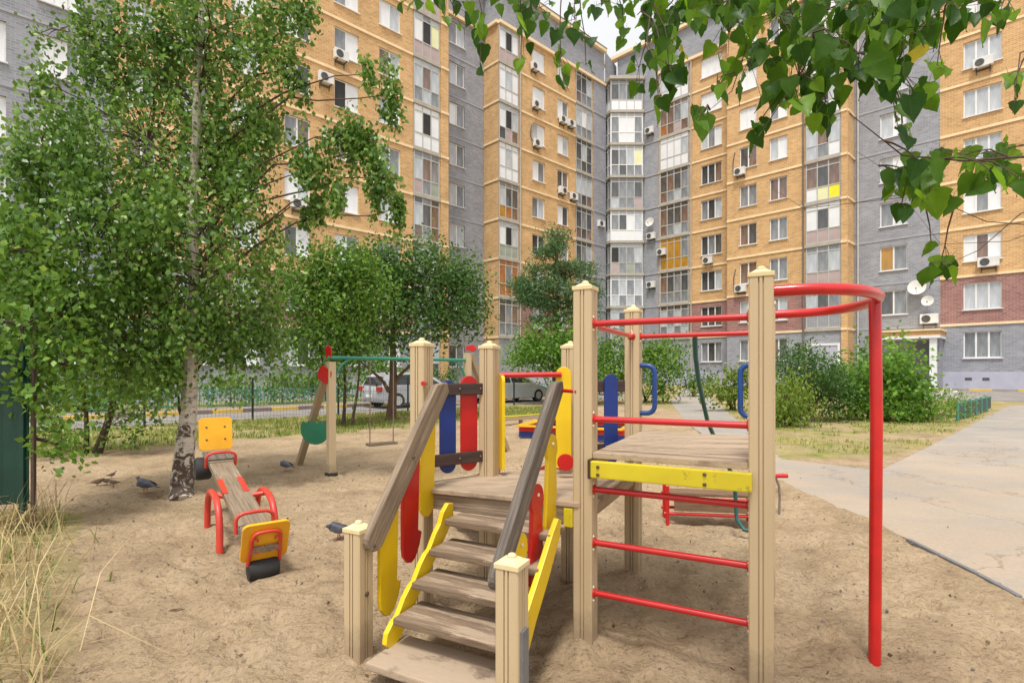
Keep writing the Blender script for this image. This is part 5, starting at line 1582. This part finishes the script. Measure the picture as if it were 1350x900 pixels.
def tree(name, label, cat, base, trunks, cl, per, crad, lsize, mat, bark="tree_bark", group=None, hang=.4, zr=1.0, kind_leaf=None, twigs=True, width=.36, surf=.35, bbark=None, rise=0, rlim=.05, clear=0, trunk_name="trunk"):
    o = thing(name, base, label, cat, group=group)
    allp = []
    for tr in trunks:
        mb = MB(); mb.tube([p for p, r_ in tr], [r_ for p, r_ in tr], 10); obj(trunk_name, mb, M_[bark], o, smooth=True)
        for (p, r_), (q2, r2) in zip(tr, tr[1:]):
            for k in range(5): allp.append((p.lerp(q2, k / 5), r_ + (r2 - r_) * k / 5))
    P, C, T = clumps(cl, per, crad, zr, surf=surf)
    tw = MB()
    for c, r_, n, *fx in cl:
        c = Vector(c)
        cand = [a for a in allp if a[0].z < c.z - rise] or allp
        s = min(cand, key=lambda a: (a[0] - c).length + abs(c.z - a[0].z) * .2)
        pts, rs = limb(s[0], c, min(s[1] * .6, rlim), .25 * rlim)
        mb = MB(); mb.tube(pts, rs, 6); obj("branch", mb, M_[bbark or bark], o, smooth=True)
        if twigs:
            near = sorted(C, key=lambda k: np.linalg.norm(k - np.array(c)))[:n]
            for k in near[::1 if n < 14 else 2]:
                k = Vector([float(x) for x in k])
                if (k - c).length > max(r_) * 1.2: continue
                q2 = min(pts[2:], key=lambda a: (a - k).length)
                pp, rr = limb(q2, k, .008, .003, .1, 3); tw.tube(pp, rr, 4, cap=False)
    if tw.v:
        t_ = obj("twigs", tw, M_["twig"], o); t_['kind'] = 'stuff'
    if clear:                                            # keep the trunk in view between the leaves
        tz = np.array([p.z for p, r_ in trunks[0]]); tx = np.array([p.x for p, r_ in trunks[0]]); ty = np.array([p.y for p, r_ in trunks[0]])
        ax_, ay_ = np.interp(P[:, 2], tz, tx), np.interp(P[:, 2], tz, ty)
        d_ = np.hypot(P[:, 0] - ax_, P[:, 1] - ay_); sidev = np.abs((P[:, 0] - ax_) * .85 + (P[:, 1] - ay_) * .53)
        kp = ~((sidev < clear) & (P[:, 1] < ay_ + .1) & (nrng.random(len(P)) < .55)); P, T = P[kp], T[kp]
    L = nrng.uniform(.65, 1.25, len(P)) * lsize
    leaf_cloud("foliage", P, L, mat, o, hang, width, 'stuff', T)
    return o

def E(px, py, rx, ry, D, n, dep=None, f=1.0):
    c = A(px, py, D); k = D / 700
    return (tuple(c), (rx * k, dep if dep else min(rx, ry) * k * 1.1, ry * k), n, f)

# the white birch
bz = lambda px, py, D: A(px, py, D)
bt = [(G(240, 655) + V(0, 0, -.1), .155), (A(240, 645, 6.4), .130), (A(243, 600, 6.4), .108), (A(249, 540, 6.4), .090), (A(251, 480, 6.4), .078), (A(256, 380, 6.4), .062), (A(253, 280, 6.4), .056), (A(259, 180, 6.4), .050), (A(260, 90, 6.4), .044), (A(268, 0, 6.4), .038), (A(270, -110, 6.4), .03), (A(262, -210, 6.4), .012)]
bcl = [E(78, 40, 50, 22, 6.1, 5, f=.8), E(175, 60, 76, 55, 6.4, 30), E(280, 40, 95, 50, 6.3, 44), E(390, 14, 50, 18, 6.2, 8, f=.7),
       E(36, 112, 36, 26, 5.9, 4, f=.8), E(60, 225, 62, 55, 5.7, 26), E(195, 190, 105, 90, 6.5, 74), E(325, 175, 48, 95, 6.6, 40),
       E(120, 330, 110, 90, 5.9, 74), E(275, 320, 100, 95, 6.4, 72), E(50, 410, 60, 80, 5.3, 30), E(180, 430, 100, 50, 6.1, 44), E(315, 425, 62, 55, 6.8, 36), E(215, 470, 60, 30, 6.2, 12),
       E(448, 180, 30, 16, 6.2, 9, f=.55), E(502, 235, 16, 46, 6.2, 11, f=.5), E(446, 262, 8, 34, 6.2, 5, f=.45), E(408, 225, 34, 26, 6.3, 12, f=.6), E(512, 125, 12, 34, 6.2, 6, f=.5), E(486, 98, 10, 10, 6.2, 2, f=.5), E(474, 200, 24, 22, 6.3, 9, f=.55), E(388, 90, 20, 60, 6.3, 8, f=.6), E(522, 275, 8, 18, 6.2, 4, f=.45), E(412, 275, 18, 24, 6.4, 6, f=.5),
       E(200, -90, 200, 60, 6.4, 60), E(260, -190, 90, 60, 6.4, 24)]
tree("birch_tree", "tall birch with white and black peeling bark and hanging branches on the left", "tree", G(240, 655), [bt], [(a, b, int(n * 1.35), f) for a, b, n, f in bcl], 62, .17, .066, "leaf_birch", "birch_bark", None, hang=.55, zr=2.3, width=.36, bbark="twig", rise=.75, rlim=.017, clear=.05)
# small trees
def stem(px, py, D, tpx, tpy, r0, r1, n=5, lean=0):
    a = G(px, py) if D is None else A(px, py, D); D = a.y
    b_ = A(tpx, tpy, D + lean); out = []
    for i in range(n + 1):
        t = i / n; p = a.lerp(b_, t) + V(math.sin(t * 5) * .04, 0, 0) * (1 if 0 < i < n else 0)
        out.append((p, r0 + (r1 - r0) * t))
    out[0] = (out[0][0] - UP * .1, r0 * 1.2); return out
tree("young_tree", "young tree with two dark thin leaning stems at the left of the grass", "tree", G(120, 597), [stem(113, 597, None, 108, 470, .045, .02), stem(126, 597, None, 165, 480, .075, .03)],
     [E(80, 470, 80, 50, 9.3, 26), E(165, 490, 60, 40, 9.4, 22), E(120, 420, 90, 45, 9.6, 26), E(60, 540, 40, 40, 9.0, 9), E(150, 560, 40, 25, 9.5, 5)], 70, .36, .085, "leaf_mid", hang=.3)
tree("leafy_tree", "leafy tree reaching in from the left edge above the green metal screen", "tree", V(-5.4, 4.9, 0), [[(V(-5.4, 4.9, -.1), .07), (V(-5.3, 4.9, 1.2), .055), (V(-5.1, 4.8, 2.6), .03)]],
     [E(30, 430, 50, 60, 4.9, 18), E(45, 530, 28, 30, 4.8, 6), E(20, 330, 40, 60, 5.0, 14), E(90, 480, 40, 30, 5.0, 9), E(75, 585, 22, 22, 4.8, 3)], 44, .22, .07, "leaf_mid", hang=.4)
tree("small_tree", "light green small tree with several thin stems behind the swing post", "tree", G(450, 562), [stem(440, 562, None, 420, 440, .04, .02), stem(452, 562, None, 455, 430, .05, .02), stem(462, 563, None, 480, 450, .04, .015)],
     [E(400, 372, 44, 42, 13.6, 26), E(450, 415, 58, 55, 14.2, 44), E(440, 348, 48, 28, 14, 20), E(480, 380, 36, 40, 14.2, 20), E(462, 480, 40, 34, 14.2, 16), E(415, 450, 34, 34, 13.8, 12)], 85, .5, .11, "leaf_mid", hang=.4, group=None)
tree("branching_tree", "dark green tree with a reddish trunk and slanting bare limbs before the white car", "tree", G(516, 552), [stem(515, 552, None, 520, 420, .15, .07), stem(513, 512, 16.6, 470, 470, .06, .02), stem(519, 500, 16.6, 566, 458, .06, .02)],
     [E(560, 372, 72, 42, 16.5, 46), E(520, 350, 55, 26, 16.5, 24), E(605, 405, 40, 32, 16.6, 22), E(535, 430, 62, 34, 16.2, 34), E(480, 440, 34, 34, 16.2, 14), E(600, 365, 36, 22, 16.8, 12), E(500, 395, 45, 40, 16.8, 20)], 78, .55, .12, "leaf_dark", "pine_bark", hang=.2)
# pine
pb = V(pdir(733) * 25, 25, 0)
ptr = [(pb - UP * .2, .2), (A(733, 440, 25), .16), (A(732, 370, 25), .11), (A(736, 305, 25), .04)]
po = thing("pine_tree", pb, "open crowned pine in front of the orange wall beyond the shrubs", "tree")
mb = MB(); mb.tube([p for p, r_ in ptr], [r_ for p, r_ in ptr], 8); obj("trunk", mb, M_["pine_bark"], po, smooth=True)
pcl = []
for (x, y, n, sp2) in ((737, 312, 3, 9), (735, 332, 6, 22), (730, 352, 8, 34), (745, 356, 5, 34), (722, 375, 10, 40), (745, 380, 8, 36), (715, 398, 10, 34), (745, 402, 9, 34), (735, 420, 8, 40), (705, 388, 4, 16), (700, 383, 3, 12)):
    for _ in range(n): pcl.append((x + rnd.uniform(-sp2, sp2), y + rnd.uniform(-7, 7)))
Pn = []; 
for i, (x, y) in enumerate(pcl):
    c = A(x, y, 25 + rnd.uniform(-1.2, 1.2)); s = min(ptr, key=lambda a: (a[0] - c).length)[0]
    s = V(pb.x + (c.x - pb.x) * .05, 25, max(1.5, c.z - .25))
    pts, rs = limb(s, c, .035, .012, .05, 3)
    mb = MB(); mb.tube(pts, rs, 5); obj("branch", mb, M_["pine_bark"], po)
    Pn.append(np.array(c)[None] + nrng.normal(size=(170, 3)) * np.array([.30, .30, .17]))
Pn = np.concatenate(Pn)
tn = np.repeat(nrng.uniform(.1, .9, len(pcl)), 170) * .5 + nrng.random(len(Pn)) * .5
leaf_cloud("foliage", Pn, nrng.uniform(.16, .3, len(Pn)), "needles", po, -.15, .10, 'stuff', tn)

def shrub(name, label, px, py, cl, per, crad, ls, mat, hang=.2, cat="shrub", group="shrubs around the building", sp3=.3, nst=5, width=.36, zr=1.0):
    b_ = G(px, py); tr = []
    for i in range(nst):
        a = 2 * math.pi * i / nst; c = Vector(cl[i % len(cl)][0])
        tr.append([(b_ + V(.12 * math.cos(a), .12 * math.sin(a), -.05), .035), (b_.lerp(c, .5) + V(.2 * math.cos(a), .2 * math.sin(a), 0) * sp3, .022), (c, .01)])
    return tree(name, label, cat, b_, tr, cl, per, crad, ls, mat, "twig", group, hang=hang, width=width, zr=zr, trunk_name="stem")
shrub("shrub", "broad bright green shrub filling the space left of the tall front post", 735, 527, [E(724, 462, 60, 30, 24, 44), E(770, 455, 40, 26, 24, 22), E(698, 462, 26, 22, 24, 14), E(765, 500, 36, 18, 23.5, 16)], 75, .6, .15, "leaf_bright")
shrub("shrub", "dark leafy shrub seen through the tower behind the blue grip", 850, 530, [E(835, 480, 46, 34, 25, 34), E(872, 492, 28, 32, 25, 22), E(800, 490, 30, 34, 25, 18), E(880, 462, 22, 16, 25, 6)], 75, .6, .15, "leaf_mid")
shrub("shrub", "narrow leaved grey green shrub just right of the tall near post", 1062, 556, [E(1065, 490, 44, 34, 16, 34), E(1085, 515, 40, 30, 16, 24), E(1045, 505, 26, 36, 16, 16)], 80, .40, .13, "leaf_dark", .0, width=.18)
shrub("shrub", "large bright green shrub behind the vertical red pole", 1165, 553, [E(1160, 486, 42, 30, 16.2, 28), E(1190, 508, 26, 26, 16, 16), E(1145, 520, 50, 30, 16, 30), E(1180, 530, 40, 22, 15.8, 18), E(1110, 500, 24, 20, 16.4, 8)], 58, .55, .14, "leaf_bright")
shrub("shrub", "drooping yellow green shrub at the foot of the tall near post", 1038, 563, [E(1035, 520, 28, 26, 14.4, 20), E(1050, 545, 26, 16, 14.2, 12), E(1020, 540, 16, 20, 14.2, 8)], 70, .36, .12, "leaf_yellowish", .9, width=.2, zr=1.4)
shrub("shrub", "small yellow green bush behind the blue grip of the near post", 965, 540, [E(968, 490, 14, 14, 20, 7), E(955, 515, 30, 14, 20, 12), E(985, 505, 14, 18, 20, 6)], 60, .42, .13, "leaf_yellowish", .2)
shrub("shrub", "low blue green bush at the base of the far grey wall", 915, 523, [E(915, 503, 24, 9, 32, 12)], 50, .6, .16, "leaf_dark")
shrub("flower_bush", "tangle of green stalks inside the low dark green fence", 1225, 553, [E(1225, 535, 36, 14, 15.6, 24), E(1262, 536, 22, 12, 17, 12), E(1190, 540, 14, 10, 15.4, 8)], 60, .34, .10, "leaf_bright", -.5, "plants", None, width=.14)
fl = [A(rnd.uniform(1185, 1265), rnd.uniform(514, 526), rnd.uniform(16, 18)) for _ in range(260)]
leaf_cloud("flower_heads", np.array([tuple(p) for p in fl]), nrng.uniform(.05, .1, len(fl)), "flower_white", None, 0, .4, 'stuff')
adjs = ["leftmost", "second from left", "third from left", "fourth from left", "fifth from left", "sixth from left", "seventh from left", "eighth from left", "rightmost"]
for i in range(9):
    p = F0 + D1 * (-3.0 + i * 2.4) + NL * (7.6 + (i % 3) * .7)
    h = (1.5, 1.1, 1.9, 1.3, 1.7, 1.2, 2.1, 1.5, 1.8)[i]
    b_ = V(p[0], p[1], 0)
    tr = [[(b_, .04), (b_ + UP * h * .6, .015)]]
    tree("hedge_shrub", "green shrub behind the turquoise fence, %s of the row" % adjs[i], "shrub", b_, tr, [((b_.x, b_.y, h * .55), (1.15, .7, h * .45), 26)], 55, .45, .13, ("leaf_bright", "leaf_mid", "leaf_dark")[i % 3], "twig", "shrubs behind the turquoise fence", trunk_name="stem")

# ------------------------------------------------------------ grass
def blades(name, P, H, W, lean, mat, tone, kind='stuff', curl=.5):
    n = len(P); c = P.mean(0); P = P - c
    az = nrng.uniform(0, 2 * math.pi, n); d = np.stack([np.cos(az), np.sin(az), np.zeros(n)], 1)
    sd = np.stack([-np.sin(az + nrng.normal(0, .6, n)), np.cos(az), np.zeros(n)], 1)
    H = H[:, None]; W = W[:, None]; lean = lean[:, None]; up = np.array([[0, 0, 1.0]])
    p1 = P + up * H * .5 + d * H * lean * .35; p2 = P + up * H * (1 - lean * curl) + d * H * lean
    co = np.stack([P - sd * W, P + sd * W, p1 + sd * W * .8, p1 - sd * W * .8, p2], 1).reshape(-1, 3)
    i = np.arange(n) * 5
    loops = np.stack([i, i + 1, i + 2, i + 3, i + 3, i + 2, i + 4], 1).ravel()
    starts = (np.arange(n)[:, None] * 7 + np.array([[0, 4]])).ravel()
    me = np_mesh(name, co, loops, starts, np.repeat(tone, 5), mat)
    o = bpy.data.objects.new(name, me); put(o, Matrix.Translation(Vector([float(x) for x in c])))
    o['kind'] = kind; return o
def scatter(n, x0, x1, y0, y1, test):
    out = []
    while n > 0:
        x, y = rnd.uniform(x0, x1), rnd.uniform(y0, y1); n -= 1
        if rnd.random() < test(x, y): out.append((x, y, gz(x, y) - .01))
    return np.array(out)
P = scatter(60000, -15, 3, 6.5, 22, lambda x, y: (grassy(x, y) - .35) if q_of(x, y) < 0 and x > -(y * 1.02) else 0)
P = np.repeat(P, 3, 0) + nrng.normal(size=(len(P) * 3, 3)) * np.array([.03, .03, 0])
blades("grass", P, nrng.uniform(.05, .17, len(P)), nrng.uniform(.004, .009, len(P)), nrng.uniform(.2, .9, len(P)), "grass_green", np.clip(nrng.normal(.5, .3, len(P)), 0, 1))
P = scatter(26000, 5, 24, 9.5, 26, lambda x, y: max(0, grassy(x, y) - .35) if inpoly(x, y, LAWN_R) else 0)
P = np.repeat(P, 3, 0) + nrng.normal(size=(len(P) * 3, 3)) * np.array([.03, .03, 0])
blades("grass", P, nrng.uniform(.04, .13, len(P)), nrng.uniform(.004, .01, len(P)), nrng.uniform(.3, 1, len(P)), "grass_green", np.clip(nrng.normal(.66, .3, len(P)), 0, 1))
# tall dry grass at the left
def dry(x, y):
    e = -(.90 * y + .12) * 1.0
    d = x - (-.865 * y)
    return 1 if d < .0 + .14 * noise.noise(V(x * 3, y * 3, 0)) else max(0, .10 - d * .22)
P = scatter(3300, -5.2, -1.3, 1.9, 5.6, dry)
Hh = nrng.uniform(.18, .75, len(P))
blades("dry_grass", P, Hh, nrng.uniform(.0018, .0042, len(P)), nrng.uniform(.2, 1.5, len(P)), "grass_dry", np.clip(nrng.normal(.5, .25, len(P)), 0, 1), curl=.45)
P = P[::3]; blades("green_weeds", P + np.array([[.02, .02, 0]]), nrng.uniform(.08, .3, len(P)), nrng.uniform(.003, .007, len(P)), nrng.uniform(.3, 1, len(P)), "grass_green", np.clip(nrng.normal(.3, .2, len(P)), 0, 1))
# bits of leaf and twig litter on the sand
lt = scatter(900, -5, 5, 2, 9, lambda x, y: .4 if not inpoly(x, y, PATH) else .05); lt[:, 2] += .012
n = len(lt); o = leaf_cloud("leaf_litter", lt, nrng.uniform(.012, .035, n), "tree_bark_litter", None, -.0, .4, 'stuff')
# a straw lying forward and a few stray stalks
for a, b_ in (((143, 707), (171, 688)),):
    p0, p1 = G(*a) + UP * .03, G(*b_) + UP * .05
    mb = MB(); mb.tube([p0, p0.lerp(p1, .5) + UP * .01, p1], [.003, .005, .002], 5); o = obj("grass_stalk", mb, M_["wood_pale"]); tagit(o, "pale dry straw lying on the sand beside the dry grass", "straw")

# ------------------------------------------------------------ near overhanging branches with big leaves
def heart(seed):
    r_ = random.Random(seed); n = 11
    prof = [(0, .0), (-.05, .16), (.02, .34), (.16, .43), (.32, .42), (.48, .345), (.62, .26), (.75, .17), (.87, .085), (1.0, 0)]
    vs = []; fs = []; cu = r_.uniform(-.16, .16); fold = r_.uniform(.15, .55)
    mid = []
    for i, (x, w) in enumerate(prof):
        xm = max(0, x) if i else 0
        zc = cu * math.sin(xm * 2.6) * .5
        mid.append((xm, 0, -zc))
    for x, w in prof: pass
    m_ = len(prof)
    for i in range(m_): vs.append(mid[i])
    for sgn in (1, -1):
        for i, (x, w) in enumerate(prof):
            jag = 1 + (.05 if i % 2 else -.04)
            wv = w * jag * r_.uniform(.95, 1.05)
            vs.append((x, sgn * wv, mid[i][2] + wv * fold + .03 * math.sin(i * 2.1 + sgn)))
    for s_ in (0, 1):
        b0 = m_ * (1 + s_)
        for i in range(m_ - 1):
            f = (i, i + 1, b0 + i + 1, b0 + i)
            fs.append(f if s_ == 0 else tuple(reversed(f)))
    pb_ = len(vs)                                        # leaf stalk
    vs += [(0, .012, 0), (0, -.012, 0), (-.38, -.008, .10), (-.38, .008, .10)]; fs.append((pb_, pb_ + 1, pb_ + 2, pb_ + 3))
    return vs, fs
lm = []
for i in range(7):
    vs, fs = heart(i)
    for tone in (.05, .3, .5, .7, .85, 1.0) if i < 1 else (.1, .35, .55, .75):
        me = bpy.data.meshes.new("leaf"); me.from_pydata(vs, [], fs)
        me.materials.append(M_["leaf_near"]); a = me.attributes.new("tone", 'FLOAT', 'POINT')
        a.data.foreach_set("value", [min(1, max(0, tone + rnd.uniform(-.04, .04)))] * len(vs)); me.shade_smooth(); lm.append((me, tone))
yellow = [m_ for m_, t in lm if t >= 1.0]; green = [m_ for m_, t in lm if t < 1.0]
def overhang(label, cls, twigpts, D0, D1_, lo=.048, hi=.072):
    o = thing("overhanging_branch", A(cls[0][0], -40, D0), label, "branch")
    starts = []
    for pts, r_ in twigpts:
        w = [A(x, y, d) for x, y, d in pts]
        mb = MB(); mb.tube(w, [r_ * (1 - .75 * i / (len(w) - 1)) for i in range(len(w))], 7); obj("twig", mb, M_["twig"], o, smooth=True)
        for a, b_ in zip(w, w[1:]):
            for k in range(6): starts.append(a.lerp(b_, k / 6))
    for cx, cy, rx, ry, n in cls:
        Dc = rnd.uniform(D0, D1_); cpts = []
        for _ in range(int(n * 1.3)):
            a, rr = rnd.uniform(0, 2 * math.pi), math.sqrt(rnd.random())
            px, py = cx + rx * rr * math.cos(a), cy + ry * rr * math.sin(a) - 12
            D = Dc + rnd.gauss(0, .09)
            p = A(px, py, D); cpts.append(p)
            ax = V(rnd.gauss(0, .38), rnd.gauss(0, .38), -1).normalized()
            face = V(rnd.gauss(0, 1.1), -1, rnd.gauss(.1, .5)).normalized()
            y_ = face.cross(ax).normalized(); z_ = ax.cross(y_)
            M = Matrix((ax, y_, z_)).transposed().to_4x4(); M.translation = p
            L_ = rnd.uniform(lo * .78, hi * 1.05) * (.6 if rnd.random() < .14 else 1); M = M @ Matrix.Scale(L_, 4)
            inst("leaf", rnd.choice(yellow) if rnd.random() < .012 else rnd.choice(green), M, o)
        c = sum(cpts, V(0, 0, 0)) / len(cpts)
        up_ = c + UP * .16
        s = min(starts, key=lambda a: (a - up_).length) if starts else up_
        mb = MB()
        pts, rs = limb(s, c, .0028, .0013, .07, 4); mb.tube(pts, rs, 5)
        for p in cpts[:40]:
            q2 = min(pts, key=lambda a: (a - p).length); mb.tube([q2, q2.lerp(p, .5) + UP * .004, p], .0008, 4, cap=False)
        t_ = obj("twig", mb, M_["twig"], o)
overhang("thin twigs of heart shaped leaves hanging at the top centre", [(545, 8, 22, 14, 5), (595, 22, 28, 26, 9), (633, 55, 9, 55, 9), (662, 8, 22, 14, 5), (688, 50, 13, 48, 9), (718, 22, 25, 26, 7), (742, 80, 14, 44, 9), (764, 40, 22, 34, 8), (770, 110, 9, 22, 3), (800, 12, 26, 14, 7), (818, 42, 8, 26, 3)],
         [([(500, -60, 1.9), (600, -25, 1.85), (700, -22, 1.8), (830, -40, 1.75)], .006)], 1.65, 2.0, .042, .062)
overhang("leafy twigs hanging in front of the sky and the corner of the building", [(862, 48, 32, 38, 17), (880, 98, 24, 36, 8), (868, 142, 12, 14, 3), (846, 100, 13, 34, 5), (925, 158, 20, 18, 5), (870, 12, 45, 14, 11), (905, 30, 30, 28, 8), (885, 70, 24, 24, 5), (958, 60, 26, 50, 9), (948, 128, 14, 14, 3)],
         [([(1000, -60, 1.7), (930, -20, 1.65), (870, -10, 1.62), (840, 20, 1.6)], .005), ([(960, -10, 1.6), (985, 60, 1.58), (965, 120, 1.55), (930, 150, 1.5)], .0026)], 1.4, 1.75)
overhang("dense dark mass of overhanging leaves along the top right", [(960, 18, 62, 26, 22), (1030, 35, 58, 46, 34), (1050, 105, 44, 46, 24), (992, 105, 24, 44, 10), (1120, 22, 88, 32, 42), (1132, 84, 50, 34, 20), (1190, 54, 50, 44, 20), (1084, 138, 28, 32, 10), (1000, 176, 10, 22, 4), (1070, 60, 45, 45, 22), (1150, 10, 90, 20, 22)],
         [([(1300, -80, 1.7), (1180, -20, 1.65), (1080, 0, 1.6), (1030, 60, 1.55)], .009), ([(1080, 0, 1.6), (1060, 90, 1.5), (1000, 180, 1.45)], .004)], 1.35, 1.8)
overhang("looser leaves at the far top right corner", [(1200, 128, 32, 24, 8), (1250, 14, 60, 20, 15), (1310, 20, 30, 24, 7), (1176, 176, 24, 24, 4), (1228, 104, 18, 12, 3), (1338, 130, 14, 28, 4), (1215, 60, 30, 26, 8), (1165, 140, 22, 16, 4)],
         [([(1400, -60, 1.6), (1320, -10, 1.6), (1230, 20, 1.58), (1170, 90, 1.5), (1185, 175, 1.45)], .004), ([(1420, 40, 1.6), (1345, 70, 1.55), (1335, 150, 1.5)], .003)], 1.35, 1.7)
overhang("leafy side branch reaching in from the right edge, lowest of all", [(1180, 250, 22, 22, 7), (1218, 226, 28, 20, 8), (1268, 218, 46, 14, 12), (1325, 212, 22, 18, 8), (1232, 268, 30, 16, 7), (1300, 238, 32, 12, 6), (1190, 284, 12, 10, 3), (1238, 355, 26, 12, 6), (1234, 328, 9, 5, 1), (1338, 244, 12, 14, 3), (1205, 240, 26, 20, 6)],
         [([(1420, 205, 1.45), (1345, 207, 1.45), (1270, 212, 1.42), (1190, 205, 1.4), (1120, 150, 1.4)], .0042), ([(1400, 260, 1.5), (1345, 282, 1.5), (1290, 330, 1.5), (1240, 352, 1.5)], .0022), ([(1400, 300, 1.5), (1300, 292, 1.5), (1215, 255, 1.5), (1130, 200, 1.5)], .0016), ([(1400, 290, 1.6), (1330, 318, 1.6), (1240, 322, 1.6), (1200, 270, 1.6)], .0014), ([(1240, 255, 1.6), (1060, 275, 1.6), (1020, 250, 1.6)], .0012)], 1.3, 1.6, .046, .068)
# pebbles and crumbs of sand
pv = scatter(1500, -5, 5, 1.9, 8.5, lambda x, y: 1 if not inpoly(x, y, PATH) else .1)
mb = MB()
for x, y, z in pv:
    r_ = rnd.uniform(.003, .011) * (1.6 if rnd.random() < .06 else 1)
    b_ = len(mb.v); c = V(float(x), float(y), float(z) + .012)
    for dx, dy, dz_ in ((1, 0, 0), (0, 1, 0), (-1, 0, 0), (0, -1, 0), (0, 0, .8), (0, 0, -.8)):
        mb.v.append(c + V(dx, dy, dz_) * r_ * rnd.uniform(.7, 1.3))
    mb.f += [(b_, b_ + 1, b_ + 4), (b_ + 1, b_ + 2, b_ + 4), (b_ + 2, b_ + 3, b_ + 4), (b_ + 3, b_, b_ + 4), (b_ + 1, b_, b_ + 5), (b_ + 2, b_ + 1, b_ + 5), (b_ + 3, b_ + 2, b_ + 5), (b_, b_ + 3, b_ + 5)]
o = obj("pebbles", mb, M_["kerb_dark"]); o['kind'] = 'stuff'
